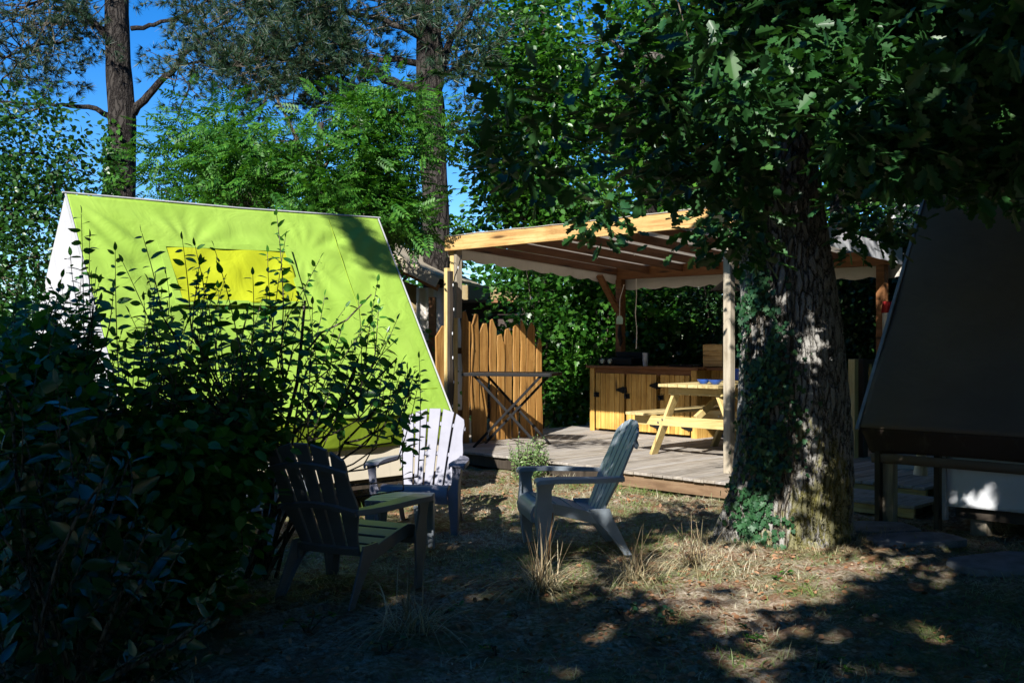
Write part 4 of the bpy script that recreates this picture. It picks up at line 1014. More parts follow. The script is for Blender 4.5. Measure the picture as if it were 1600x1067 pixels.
# ash saplings behind the lime tent, bright in the sun
def B(px, py, Y, rx, ry, rz, loc):
    p = P(px, py, Y); return ((p[0]-loc[0], p[1]-loc[1], p[2]), (rx, ry, rz))
la = (-2.6, 13.6)
broad_tree('ash_tree', 'young ash tree with feathery bright green leaves behind the lime tent', la, 4.4, .09,
    [B(430,150,13.2,.35,.4,.45,la), B(460,220,13.2,.8,.7,.55,la), B(400,240,13.6,.7,.7,.5,la), B(560,200,13.4,.6,.6,.5,la), B(640,180,13.2,.35,.5,.55,la), B(600,260,13.2,.8,.7,.6,la),
     B(500,300,13.2,1.0,.8,.5,la), B(350,290,13.8,.45,.6,.3,la), B(640,310,13.4,.6,.6,.5,la), B(560,330,12.8,.8,.6,.4,la), B(400,320,13.0,.9,.6,.3,la)],
    720, 9, .28, 'ashleaf', PINN, .20, seed=3, droop=.3, mask=lambda c: np.sin(3.1*c[:,0]+1)+np.sin(3.7*c[:,2]+2*c[:,0])+.8*np.sin(5.3*c[:,2]-4.1*c[:,0])+.5*np.sin(6*c[:,1]) > -.1)
lb_ = (-4.2, 15.2)
broad_tree('ash_tree', 'slim ash tree with thin dark sprays against the sky left of the bright one', lb_, 3.6, .06,
    [B(300,225,15,.6,.5,.35,lb_), B(260,300,15,.35,.4,.35,lb_), B(330,180,15,.35,.4,.3,lb_), B(290,260,15.2,.6,.5,.4,lb_), B(370,290,15,.7,.5,.5,lb_)],
    110, 7, .30, 'ashleaf', PINN, .20, seed=5, droop=.3)
lc = (-7.2, 13.5)
broad_tree('birch_tree', 'leafy birch at the far left with small pointed leaves beside the tent', lc, 4.4, .09,
    [B(50,240,13.4,.9,.8,.7,lc), B(20,330,13.2,.9,.8,.8,lc), B(85,300,13.2,.5,.6,.6,lc), B(60,400,13,.7,.6,.8,lc), B(0,430,12.8,.9,.7,1.0,lc), B(110,250,13.6,.35,.4,.4,lc), B(60,170,13.8,.3,.4,.4,lc), B(115,340,13,.2,.3,.3,lc), B(-40,250,13.4,1.0,.9,1.2,lc), B(40,560,12.8,.9,.7,1.0,lc)],
    430, 22, .085, 'birchleaf', BROAD, .17, seed=6)

# pines
def pine(label, base, path, rad, limbs_, tufts_per, group, seed, ivy_=False):
    rr = random.Random(seed); t = thing('pine_tree', label, 'tree', (base[0], base[1], 0), 0, group)
    pth = [(p[0]-base[0], p[1]-base[1], p[2]) for p in path]
    zz = np.linspace(pth[0][2], pth[-1][2], 80); pp = np.array(pth)
    pa = np.stack([np.interp(zz, pp[:, 2], pp[:, 0]), np.interp(zz, pp[:, 2], pp[:, 1]), zz], -1)
    tube_np('trunk', MAT['pinebark'], t, pa, np.interp(zz, pp[:, 2], rad), 40, lambda T, z: 1+.03*np.cos(5*T+2*z)+.03*np.cos(9*T-5*z))
    allp = []; bm_ = MB(); tw = MB(); C_ = []; dead = MB()
    for pts, r0, nt, spread in limbs_:
        l = [Vector(p)-Vector((base[0], base[1], 0)) for p in pts]
        # densify
        d = []
        for a, b_ in zip(l[:-1], l[1:]):
            for k in range(4): d.append(a.lerp(b_, k/4)+Vector((rr.uniform(-1, 1), rr.uniform(-1, 1), rr.uniform(-1, 1)))*.03*(k > 0))
        d.append(l[-1]); bm_.tube(d, list(np.linspace(r0, max(.015, r0*.3), len(d))), 8); allp.append(d)
        n = int(nt*.66)
        for k in range(n):
            i = int(len(d)*(.35+.65*rr.random())) if nt > 0 else 0; a = d[min(i, len(d)-1)]
            b_ = a+Vector((rr.gauss(0, 1), rr.gauss(0, 1), rr.gauss(.1, .7)))*spread
            m = a.lerp(b_, .5)+Vector((0, 0, -.06)); tw.tube([a, m, b_], [.016, .011, .006], 3, False)
            for q in range(tufts_per): C_.append((np.array(b_)+RNG.normal(size=3)*.17, np.array((b_-a).normalized())))
    bm_.build('limbs', MAT['pinebark'], t, 0, 2, 180); tw.build('twigs', MAT['twig'], t)
    pos = np.array([q[0] for q in C_]); ax = norm(np.array([q[1] for q in C_])*.8+RNG.normal(size=pos.shape)*.5+np.array([0, 0, .25]))
    leaf_mesh('needles', MAT['needle'], t, pos, ax, rnd(len(pos)), .21*RNG.uniform(.7, 1.2, len(pos)), TUFT)
    return t
Y1 = 19.5
q = lambda px, py, Y=Y1: tuple(P(px, py, Y))
pine('bare trunked pine with wide arms against the blue sky left of centre', q(190, 655), [q(190, 660), q(190, 300), q(191, 230), q(190, 170), q(185, 100), q(182, 0), q(180, -300)], [.27, .25, .245, .25, .225, .215, .15], [
    ([q(175, 182), q(150, 170), q(110, 166), q(60, 163), q(-20, 158)], .06, 6, .3),
    ([q(208, 178), q(240, 140), q(275, 105), q(310, 65), q(370, 20)], .085, 26, .55),
    ([q(205, 45), q(240, 40), q(290, 22), q(330, 0), (0-5, Y1, 8.6)], .05, 22, .5),
    ([q(168, 60), q(130, 22), q(100, 5), q(60, -20)], .07, 40, .9),
    ([q(165, 45), q(120, 32), q(80, 38)], .03, 26, .45),
    ([q(275, 105), q(320, 95), q(370, 100), q(400, 90)], .03, 14, .35),
    ([q(303, 100), q(295, 140), q(275, 190)], .018, 0, .2),
    ([q(130, 60), q(60, 70), q(10, 90)], .03, 48, .75), ([q(180, -60), q(90, -10), q(20, 20)], .05, 50, .75), ([q(190, -80), q(260, -60), q(330, -30), q(400, 0)], .05, 46, .7),
    ([q(60, 75), q(20, 110), q(0, 130)], .02, 16, .4)], 10, 'pines behind the tents', 3)
Y2 = 17.5
q2 = lambda px, py, Y=Y2: tuple(P(px, py, Y))
pine('forked dark pine standing between the lime tent and the pergola', q2(680, 660), [q2(684, 670), q2(682, 400), q2(680, 300), q2(672, 160), q2(664, 60), q2(662, -100), q2(660, -300)], [.26, .23, .22, .24, .15, .12, .1], [
    ([q2(676, 150), q2(688, 110), q2(684, 40), q2(690, -100)], .13, 14, .5),
    ([q2(690, 110), q2(705, 60), q2(735, 25), q2(760, -30)], .08, 22, .45),
    ([q2(655, 140), q2(600, 125), q2(560, 90), q2(520, 60), q2(480, 20)], .09, 46, .6),
    ([q2(655, 200), q2(590, 170), q2(540, 150), q2(500, 160)], .05, 40, .45),
    ([q2(660, 60), q2(600, 30), q2(520, 20), q2(440, 30)], .06, 70, .5),
    ([q2(655, 20), q2(560, -20), q2(450, -10), q2(380, 0)], .06, 80, .6),
    ([q2(655, 100), q2(580, 90), q2(500, 110), q2(430, 130), q2(390, 150)], .06, 90, .5),
    ([q2(500, 100), q2(420, 90), q2(360, 110)], .04, 70, .5),
    ([q2(690, 120), q2(720, 100), q2(735, 70)], .04, 30, .35), ([q2(690, 200), q2(715, 190), q2(730, 170)], .03, 8, .25)], 11, 'pines behind the tents', 8)
def trunk_ivy():
    t = thing('ivy', 'sunlit ivy on the lower trunk of the bare trunked pine', 'ivy')
    n = 900; zt = 1.5+(533.5-RNG.uniform(180, 330, n))/1600*Y1; th = RNG.normal(3.9, .55, n)
    keep = RNG.random(n) < np.interp(zt, [3.9, 5, 5.8], [1, .6, .1]); zt = zt[keep]; th = th[keep]; n = len(zt)
    c = np.array([q(190.5, 300)[0], Y1, 0]); rad = np.stack([np.cos(th), np.sin(th), 0*th], -1)
    pos = c+rad*RNG.uniform(.24, .36, n)[:, None]; pos[:, 2] = zt
    leaf_mesh('leaves', MAT['farleaf'], t, pos, norm(rnd(n)+np.array([0, 0, -1])), norm(rad+rnd(n)*.5), .10*RNG.uniform(.6, 1.3, n), IVY)
trunk_ivy()

# broadleaf trees behind the pergola
def far(label, px, Y, h, tr, blobs, n, per, size, mat, seed, T=BROAD, spread=.22, mask=None):
    loc = P(px, 533, Y)[:2]
    return broad_tree('broadleaf_tree', label, loc, h, tr, [B(b[0], b[1], b[2] if len(b) > 5 else Y, *b[-3:], loc) for b in blobs], int(n*.8), per, size, mat, T, spread, group='broadleaf trees behind the pergola', seed=seed, mask=mask or (lambda c: np.sin(2.3*c[:,0]+1)+np.sin(2.9*c[:,2]+2*c[:,0])+.8*np.sin(4.3*c[:,2]-3.1*c[:,0]+c[:,1])+.5*np.sin(5*c[:,1]) > -.45))
far('maple with lit green foliage rising just over the left end of the pergola roof', 850, 20, 8, .16, [(790,330,1.1,1,.8),(850,250,1.4,1.2,1.2),(780,200,.9,.9,1.0),(900,320,1.3,1.1,.8),(850,120,1.3,1.1,1.2),(760,270,.5,.6,.6),(730,150,.35,.5,.6),(930,200,1.2,1,1.2),(820,40,1.2,1,1),(745,215,.4,.5,.5),(760,100,.5,.5,.5)], 1000, 26, .14, 'farleaf', 21)
far('tall leafy tree behind the middle of the pergola roof', 1010, 19, 9, .18, [(980,260,1.3,1.2,1.0),(1060,270,1.2,1,.9),(1020,150,1.5,1.2,1.3),(950,60,1.4,1.2,1.2),(1080,60,1.4,1.2,1.2),(1100,190,1,1,1)], 900, 26, .14, 'farleaf', 22)
far('leafy tree with a pale sunlit trunk showing right behind the oak', 1303, 16.5, 8, .17, [(1330,230,1.0,1,.8),(1400,260,1.2,1,.8),(1250,120,1.5,1.2,1.3),(1380,120,1.5,1.2,1.3),(1450,40,1.4,1.2,1.2),(1300,20,1.4,1.2,1),(1450,210,1.0,1,.8)], 900, 26, .13, 'farleaf', 23)
far('dark broad tree behind the brown tent ridge', 1560, 18, 9, .2, [(1520,260,1.4,1.2,.9),(1600,240,1.6,1.2,1.2),(1560,120,1.7,1.3,1.5),(1650,60,1.6,1.3,1.5),(1500,40,1.4,1.2,1.2),(1480,180,1.0,1,1)], 900, 24, .14, 'hedgeleaf', 24)
far('small leafy tree filling the gap between the two pines', 610, 21, 5.5, .1, [(610,370,1.0,.8,.5),(650,395,.9,.8,.5),(720,340,.5,.5,.35),(715,385,.7,.6,.4),(640,340,.6,.6,.4),(740,360,.4,.5,.4)], 240, 22, .14, 'farleaf', 25)
# hedge round the deck
def hedge(name, label, pts, z0, z1, th, n, per, size, mat, T=BROAD, jag=.3):
    t = thing(name, label, 'hedge'); pts = np.array(pts, float); seg = np.linalg.norm(np.diff(pts, axis=0), axis=1); cum = np.concatenate([[0], np.cumsum(seg)])
    s = RNG.uniform(0, cum[-1], n); x = np.interp(s, cum, pts[:, 0]); y = np.interp(s, cum, pts[:, 1])
    top = z1+jag*(np.sin(2.3*s)+.6*np.sin(5.1*s+1)); z = z0+(top-z0)*RNG.uniform(0, 1, n)
    c = np.stack([x+RNG.normal(size=n)*th, y+RNG.normal(size=n)*th, z], -1); c = c[keep_mask(c, .1)]
    pos, ax, nr, sz = clump_leaves(c, per, .16, size, .6, .9)
    leaf_mesh('foliage', MAT[mat], t, pos, ax, nr, sz, T)
    b = MB(); rr = random.Random(9)
    for k in range(int(cum[-1]*9)):
        f = rr.uniform(0, cum[-1]); a = Vector((np.interp(f, cum, pts[:, 0])+rr.uniform(-th, th), np.interp(f, cum, pts[:, 1])+rr.uniform(-th, th), 0))
        b.tube([a, a+Vector((rr.uniform(-.1, .1), 0, z1*.5)), a+Vector((rr.uniform(-.2, .2), rr.uniform(-.2, .2), z1*.95))], [.022, .016, .008], 5, False)
    b.build('stems', MAT['twig'], t); return t
hedge('hedge', 'leafy hedge coloured brighter for the sun between the board fence and the kitchen counter', [W2(-2.3, 3.6)[:2], W2(-1.0, 4.9)[:2], W2(.1, 5.0)[:2]], .2, 2.95, .36, 800, 22, .11, 'farleaf', IVY)  # sunlit stretch of the hedge, set apart by a brighter leaf colour
hedge('hedge', 'dense hedge with shade put in its leaf colour behind the kitchen counter', [W2(-.1, 5.2)[:2], W2(4.2, 5.0)[:2]], .2, 3.0, .34, 2300, 22, .085, 'hedgeleaf')
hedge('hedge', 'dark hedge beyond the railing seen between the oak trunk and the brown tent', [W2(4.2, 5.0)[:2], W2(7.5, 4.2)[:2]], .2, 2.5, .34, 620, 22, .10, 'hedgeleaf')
hedge('hedge', 'low hedge closing the ground behind the lime tent', [(-9, 15), (-5, 16), (-1.5, 15.8)], .1, 1.8, .4, 700, 16, .11, 'farleaf')
# masses farther off
def woods():
    c = []
    for k in range(2600):
        a = RNG.uniform(-1.0, 1.0); d = RNG.uniform(26, 34); h = RNG.uniform(0, 9.5)
        xx = d*math.tan(a*.8)
        pxx = 800+1600*xx/d
        top = np.interp(pxx, [-200, 0, 150, 230, 640, 700, 760, 800, 1800], [4.5, 4.0, 2.6, 2.4, 3.2, 3.0, 3.6, 9.5, 9.5])
        if h < top: c.append((xx, d, h))
    for k in range(3600):  # unseen ring of woods added round the camera to block low sky
        a = RNG.uniform(.62, 2*math.pi-.62); d = RNG.uniform(15, 21); h = RNG.uniform(0, 8.6)
        c.append((d*math.sin(a), d*math.cos(a) if d*math.cos(a) < 6 else d*math.cos(a), h))
    c = np.array(c); pos, ax, nr, sz = clump_leaves(c, 34, .6, .26, .5, .8)
    o = leaf_mesh('distant_woods', MAT['farleaf'], None, pos, ax, nr, sz, BROAD); tag(o, kind='stuff', label='far off wood closing the view behind the camp, with an unseen ring blocking low sky', cat='woods')
woods()
# unseen oaks behind the camera, crowns shaped and holed to shade the foreground
def shade_tree(label, loc, blobs, n, per, size, seed, extra=()):
    rr = random.Random(seed); t = thing('oak_tree', label, 'tree', (loc[0], loc[1], 0), 0, 'shade oaks on the camera side')
    b = MB(); b.tube([(0, 0, -.1), (.05, 0, 2), (0, .1, 5), (0, 0, 8)], [.42, .34, .28, .12], 16); b.build('trunk', MAT['oakbark2'], t, 0, 2, 180)
    lb = MB(); cl = []; tot = sum(r[0]*r[1]*r[2] for c, r in blobs); lm = []
    for c, r in blobs:
        cr = np.array(c)-np.array([loc[0], loc[1], 0]); a = Vector((0, 0, max(2.5, min(7, cr[2]-1.2)))); l = limb_path(a, cr, .08, .1, 6, rr); lm.append(l); lb.tube(l, list(np.linspace(.12, .02, 6)), 7)
        cl.append(ellipsoid(int(n*r[0]*r[1]*r[2]/tot), cr, r))
    for e in extra: cl.append(np.array(e)-np.array([loc[0], loc[1], 0])+RNG.normal(size=(5, 3))*.04)  # leaf clumps added out of view to cast a shadow streak on the lime tent
    cl = np.concatenate(cl); wc = cl+np.array([loc[0], loc[1], 0])
    k = (keep_mask(wc, .16) | (np.arange(len(wc)) >= len(wc)-5*len(extra))) & ~((wc[:, 1] > -.4) & (wc[:, 2] < 1.5+.36*np.maximum(wc[:, 1], 0)*1.1+1.15)) & (np.hypot(wc[:, 0], wc[:, 1]) > 1.0)
    cl = cl[k]
    pos, ax, nr, sz = clump_leaves(cl, per, .24, size, .4, .6)
    if len(extra):
        ne = 5*len(extra)*per; cc_ = np.repeat(cl[-5*len(extra):], per, axis=0); pos[-ne:] = cc_+(pos[-ne:]-cc_)*.22; sz[-ne:] *= .5
    w = pos+np.array([loc[0], loc[1], 0]); kk = keep_mask(w, .02) | (np.arange(len(w)) >= len(w)-5*len(extra)*per); pos, ax, nr, sz = pos[kk], ax[kk], nr[kk], sz[kk]
    leaf_mesh('crown', MAT['canopy'], t, pos, ax, nr, sz, DIAMOND)
    lb.build('branches', MAT['oakbark2'], t)
shade_tree('unseen oak behind the camera on its left, crown shaped to shade the foreground', (-4.5, -3.5), [((-5.5,-2.5,5.6),(3.0,3.0,1.3)), ((-2.0,-3.0,5.4),(2.8,3.0,1.2)), ((-3.5,.5,5.2),(2.4,1.6,.9)), ((-7.5,-.5,5.5),(2.2,2.6,1.5)), ((-4.5,-5.5,5.8),(3.5,2.5,1.5)), ((-1.2,.0,4.8),(1.8,1.6,.7)), ((-4,-1,3.6),(2.4,1.6,.8))], 2100, 27, .22, 31, [P(545+12*i, 350+13*i, 10.3-.05*i)+SV*9 for i in range(5)])
shade_tree('unseen oak behind the camera on its right, crown shaped to shade the foreground', (3.8, -3.0), [((3.0,-2.0,5.4),(3.0,2.6,1.2)), ((1.0,-1.0,5.0),(2.4,2.2,1.0)), ((2.5,1.6,5.0),(2.6,1.7,.8)), ((5.2,1.0,5.2),(2.2,2.4,1.1)), ((0.5,-3.5,5.2),(2.6,2.4,1.3)), ((4.0,3.0,5.2),(2.6,1.4,.8)), ((1.2,2.4,4.6),(1.8,1.0,.6)), ((3.2,-4.5,4),(2.5,1.5,1.2)), ((3.2,3.0,5.6),(2.6,1.8,.7)), ((5.0,3.6,6.0),(2.2,1.8,.8)), ((2.2,2.2,6.2),(2.6,1.6,.6))], 4200, 25, .22, 32)

# ------------------------------------------------------------------ other tents in the background
def far_tents():
    p = P(622, 0, 17.0)
    t = thing('safari_tent', 'beige canvas lodge tent with a sloping awning seen between the lime tent and the pergola', 'tent', (p[0], 17.0, 0), -12)
    b = MB(); b.loft([[(-1.2, -.9, 3.57), (-1.2, 2.0, 3.57), (-1.2, 2.0, 3.52), (-1.2, -.9, 3.52)], [(.95, -.9, 2.53), (.95, 2, 2.53), (.95, 2, 2.48), (.95, -.9, 2.48)]])
    b.build('awning', MAT['tan'], t)
    b = MB(); b.bar((-1.2, -.92, 3.45), (.95, -.92, 2.41), .03, .15); b.build('awning_valance', MAT['tan'], t)
    b = MB(); b.bar((-1.2, -.7, 3.36), (.9, -.7, 2.34), .06, .10); b.build('eave_beam', MAT['pinexd'], t)
    grid_sheet('side_wall', MAT['khaki'], t, [(-1.2, -.1, 0), (.36, -.1, 0), (.36, -.1, 2.42), (-1.2, -.1, 2.9)], 60, 10, lambda u, v: np.stack([0*u, .03*np.sin(26*u), 0*u], -1), .01)
    grid_sheet('curtain', MAT['cream'], t, [(.37, -.2, 0), (1.35, -.2, 0), (1.05, -.2, 2.36), (.37, -.2, 2.38)], 60, 10, lambda u, v: np.stack([0*u, .025*np.sin(30*u+2*v)+.01*np.sin(9*u), 0*u], -1), .01)
    for x in (-1.1, .8):
        b = MB(); b.box(x-.05, x+.05, -.75, -.65, 0, 2.2 if x > 0 else 3.0); b.build('post', MAT['pinexd'], t)
    p = P(750, 0, 20.0)
    t = thing('hut', 'beige roofed hut with a low eave behind the board fence and hedge', 'hut', (p[0], 20.0, 0), -10)
    b = MB(); b.prism([(-.9, 2.30), (.8, 2.30), (.35, 2.55), (-.9, 2.62)], -.4, 2.0); b.build('roof', MAT['khaki'], t)
    b = MB(); b.box(-.95, .85, -.45, -.41, 2.24, 2.297); b.build('fascia', MAT['pinexd'], t)
    b = MB(); b.box(-.9, .9, 0, 1.8, 0, 2.3); b.build('wall', MAT['brown2'], t)
    p = P(1425, 0, 14.8)
    t = thing('ridge_tent', 'pale blue grey tent peak behind the pergola roof and the brown tent', 'tent', (p[0], 14.8, 0), -20)
    b = MB(); b.prism([(-2.9, .6), (2.9, .6), (0, 3.62)], 0, .02); b.build('gable', MAT['white'], t)
    b = MB(); b.prism([(-2.86, .25), (2.86, .25), (2.86, .597), (-2.86, .597)], .0, .02); b.build('skirt', MAT['white'], t)
    grid_sheet('roof_slope', MAT['white'], t, [(-2.95, -.1, .6), (-2.95, 3, .6), (0, 3, 3.66), (0, -.1, 3.66)], 30, 20, lambda u, v: np.stack([0*u, 0*u, -.05*np.sin(3.14*u)*np.sin(3.14*v)], -1), .005)
    grid_sheet('roof_slope', MAT['white'], t, [(2.95, 3, .6), (2.95, -.1, .6), (0, -.1, 3.66), (0, 3, 3.66)], 30, 20, None, .005)
far_tents()
t = thing('towel', 'red and cream towel hanging at the far pergola post beside the brown tent', 'towel', tuple(P(1389, 0, 12.45)[:2])+(1.72,), -30)
grid_sheet('upper_cloth', MAT['red'], t, [(-.09, 0, .13), (.09, 0, .14), (.07, .01, .27), (-.07, .01, .27)], 16, 10, lambda u, v: np.stack([0*u, .02*np.sin(12*u), 0*u], -1), .004)
grid_sheet('lower_cloth', MAT['cream'], t, [(-.07, 0, -.35), (.05, 0, -.38), (.08, 0, .127), (-.08, 0, .127)], 16, 20, lambda u, v: np.stack([0*u, .02*np.sin(10*u+v), 0*u], -1), .004)
t = thing('rolled_canvas', 'loose roll of cream canvas hanging at the corner of the brown tent base', 'canvas roll', tuple(P(1438, 0, 8.75)[:2])+(.36,), 0)
b = MB(); b.tube([(0, 0, 0), (.01, 0, .14), (.0, .0, .30)], [.06, .045, .02], 18, False); b.build('roll', MAT['cream'], t)
t = thing('shoe', 'pale shoe left on the deck boards under the brown tent', 'shoe', tuple(P(1415, 0, 10.6)[:2])+(.181,), 10)
b = MB(); b.loft([[(x, -w, 0), (x, w, 0), (x, w*.8, h), (x, -w*.8, h)] for x, w, h in ((-.14, .035, .09), (-.06, .04, .10), (.02, .04, .07), (.10, .045, .05), (.15, .03, .03))]); b.build('shoe_upper', MAT['cream'], t, .01)
for i, (px_, py_, sx, sy, lb__) in enumerate(((1365, 832, .34, .24, 'flat grey paving slab near the step in front of the oak'), (1430, 852, .36, .2, 'flat grey paving slab half buried in litter beyond the sunlit patch'), (1575, 888, .40, .26, 'flat grey paving slab at the right edge below the brown tent'))):
    c = G(px_, py_); b = MB(); rr = random.Random(i+3); pts = []
    for k in range(12):
        a = k/12*6.283; pts.append((sx*math.copysign(abs(math.cos(a))**.6, math.cos(a))*rr.uniform(.9, 1.05), sy*math.copysign(abs(math.sin(a))**.6, math.sin(a))*rr.uniform(.9, 1.05)))
    b.prism(pts, -.02, .035, 'z'); o = b.build('paving_slab', MAT['stone'], None, .008); o.location = (c[0], c[1], gz(c[0], c[1])); o.rotation_euler = (0, 0, .2*i)
    tag(o, lb__, 'paving slab', 'stepping slabs by the oak')

# ------------------------------------------------------------------ near shrubs : alternate leaved shoots
def shoot_paths(tips, roots, lens, bend=.12):
    out = []
    for tip, root, L in zip(tips, roots, lens):
        tip = np.array(tip); d = np.array(root)-tip; dist = np.linalg.norm(d); d = d/dist; L = min(L, dist)
        d2 = norm(d+np.array([0, 0, -1.0])*.25+RNG.normal(size=3)*.22); side = RNG.normal(size=3)*bend*1.5*L
        a = tip+d2*L*.5+side*.3; b = tip+d2*L*.55+d*L*.45+side
        pts = [(1-s)**2*b+2*s*(1-s)*a+s*s*tip for s in np.linspace(0, 1, 7)]
        out.append(np.array(pts))
    return out
def shoots_to(name, mat, parent, paths, size, step, T=OVAL, start=.1, stem_r=.0035, twist=.25):
    pos, ax, nr, sz = [], [], [], []; mb = MB()
    for pth in paths:
        L = np.linalg.norm(np.diff(pth, axis=0), axis=1).sum(); n = max(3, int(L/step))
        az = RNG.uniform(0, 6.28)
        for i in range(n):
            s = start+(1-start)*(i+.5)/n; f = s*6; k = min(int(f), 5); p = pth[k]*(1-(f-k))+pth[k+1]*(f-k)
            tan = pth[k+1]-pth[k]; tan /= np.linalg.norm(tan)
            az2 = az+(math.pi if i % 2 else 0)+RNG.normal()*twist; h = np.array([math.cos(az2), math.sin(az2), 0])
            h = h-tan*h.dot(tan); h /= np.linalg.norm(h)
            a = h*1.0+tan*.30+np.array([0, 0, -.12])+RNG.normal(size=3)*.22
            pos.append(p+h*stem_r); ax.append(a); nr.append(tan*.45+np.array([0, 0, .25])+np.array([-.1, -.35, 0])+RNG.normal(size=3)*.42)
            sz.append(size*(1.12-.55*s**2.5)*RNG.uniform(.5, 1.15))
        pos.append(pth[-1]); ax.append(pth[-1]-pth[-2]); nr.append(RNG.normal(size=3)); sz.append(size*.5)
        mb.tube(list(pth), list(np.linspace(stem_r*1.3, stem_r*.5, 7)), 4, False)
    leaf_mesh(name, mat, parent, np.array(pos), np.array(ax), norm(np.array(nr)), np.array(sz), T)
    return mb
OUT_X = [-40, 60, 95, 127, 150, 190, 222, 262, 285, 330, 350, 395, 418, 432, 446, 470, 500, 540, 590, 620, 655]
OUT_Y = [430, 415, 400, 335, 400, 385, 365, 425, 372, 385, 445, 430, 420, 330, 410, 445, 405, 480, 440, 500, 575]
def depth(px): return np.interp(px, [-50, 150, 300, 420, 650], [5.1, 5.3, 5.7, 6.2, 6.5])
def shrub(label, x0, x1, root, n, fill, tall, seed, low=None):
    rr = random.Random(seed); t = thing('leafy_shrub', label, 'shrub', (root[0], root[1], 0), 0, 'privet like shrubs in front of the lime tent')
    ro = np.array([root[0], root[1], 0.0]); tips, roots, lens = [], [], []
    for px_, py_, dy in tall:
        tips.append(P(px_, py_, dy)); roots.append(P(px_+(rr.uniform(-150, -50) if px_ > 460 else rr.uniform(-25, 10)), py_+(230 if px_ > 460 else 330), dy)); lens.append(rr.uniform(.55, .9))
    k = 0
    while k < n:
        px_ = rr.uniform(x0, x1); o = np.interp(px_, OUT_X, OUT_Y); lo_ = np.interp(px_, [-50, 350, 420, 450, 550, 600, 660], [960, 960, 640, 600, 600, 600, 590]) if low is None else low
        py_ = o+30+(lo_-o-30)*rr.random()
        if px_ > 400 and (rr.random() < .3 or py_ > 610): continue
        if 400 < px_ < 470 and py_ > 690: continue
        Y = depth(px_)+rr.gauss(0, .28); tip = P(px_, py_, Y)
        if tip[2] < .12: continue
        tips.append(tip); roots.append((ro[0]*.6+tip[0]*.4, ro[1]*.7+tip[1]*.3, max(.05, tip[2]*.35))); lens.append(rr.uniform(.28, .55)); k += 1
    paths = [p-ro for p in shoot_paths(tips, roots, lens)]
    mb = shoots_to('leaves', MAT['privet'], t, paths, .10, .038)
    # limbs to gather the shoots
    starts = np.array([p[0] for p in paths]); limbs = []
    for k in range(9):
        s = starts[rr.randrange(len(starts))]; base = Vector((rr.uniform(-.12, .12), rr.uniform(-.1, .1), -.05)); limbs.append(limb_path(base, s, .05, .10, 8, rr)); mb.tube(limbs[-1], list(np.linspace(.016, .005, 8)), 6)
    for s in starts:
        pts = np.array([list(q) for l in limbs for q in l]); d = np.linalg.norm(pts-s, axis=1)+(pts[:, 2] > s[2])*.6; i = int(np.argmin(d)); a = pts[i]
        mb.tube([a, (a+s)/2+np.array([0, 0, -.02]), s], [.006, .005, .0042], 4, False)
    mb.build('branches', MAT['twig'], t)
    if fill:
        pxs = RNG.uniform(x0, min(x1, 405), fill); o = np.interp(pxs, OUT_X, OUT_Y); lo2 = np.interp(pxs, [-50, 340, 400, 440], [980, 930, 690, 600]); top_ = np.maximum(o+110, np.interp(pxs, [0, 110, 170, 360, 440], [500, 540, 650, 640, 590])); pys = top_+(lo2-top_)*RNG.random(fill)
        Ys = depth(pxs)+RNG.normal(size=fill)*.25; c = np.array([P(a, b_, c_) for a, b_, c_ in zip(pxs, pys, Ys)]); c = c[c[:, 2] > .04]
        pos, ax, nr, sz = clump_leaves(c-ro, 11, .09, .08, .3, .9); leaf_mesh('inner_leaves', MAT['privet'], t, pos, ax, nr, sz, BROAD)
    return t, ro
r1 = P(408, 0, 6.45)
t1, ro1 = shrub('open twiggy shrub with a forked grey stem beside the dark chair', 400, 655, (r1[0], r1[1]), 52, 0, [(432,332,5.9),(446,372,6.0),(418,395,6.0),(500,405,6.1),(480,440,6.1),(590,440,6.3),(560,470,6.3),(620,500,6.5),(655,560,6.6),(640,585,6.6),(605,520,6.5),(540,480,6.3)], 41)
b = MB()
for pts, r0 in (([(408,915),(410,860),(413,800),(425,745),(438,705)], .024), ([(438,705),(455,680),(475,660),(510,655),(530,640),(548,600),(560,560)], .015), ([(438,705),(450,650),(462,600),(470,540),(478,470)], .015),
                ([(438,705),(415,670),(400,620),(405,560)], .014), ([(530,640),(560,625),(590,590),(620,560)], .009), ([(470,560),(500,520),(540,500),(580,460)], .008)):
    b.tube([P(x, y, 6.45)-ro1+np.array([0, .04*math.sin(i), 0]) for i, (x, y) in enumerate(pts)], list(np.linspace(r0, r0*.55, len(pts))), 9)
b.build('stem', MAT['twig'], t1, 0, 2, 180)
r2 = P(270, 0, 5.75)
shrub('dense shrub with upright leafy shoots across the lime tent window', 190, 420, (r2[0], r2[1]), 195, 560, [(222,365,5.4),(285,375,5.5),(305,385,5.5),(335,388,5.6),(325,430,5.6),(260,430,5.5),(395,430,5.8),(350,440,5.7),(232,440,5.4),(310,470,5.5)], 42)
r3 = P(80, 0, 5.3)
shrub('dense shrub with leafy shoots in front of the white tent gable', -60, 200, (r3[0], r3[1]), 235, 760, [(127,335,5.2),(140,372,5.2),(110,400,5.2),(180,392,5.3),(192,410,5.3),(60,430,5.1),(30,440,5.1),(150,430,5.2)], 43)
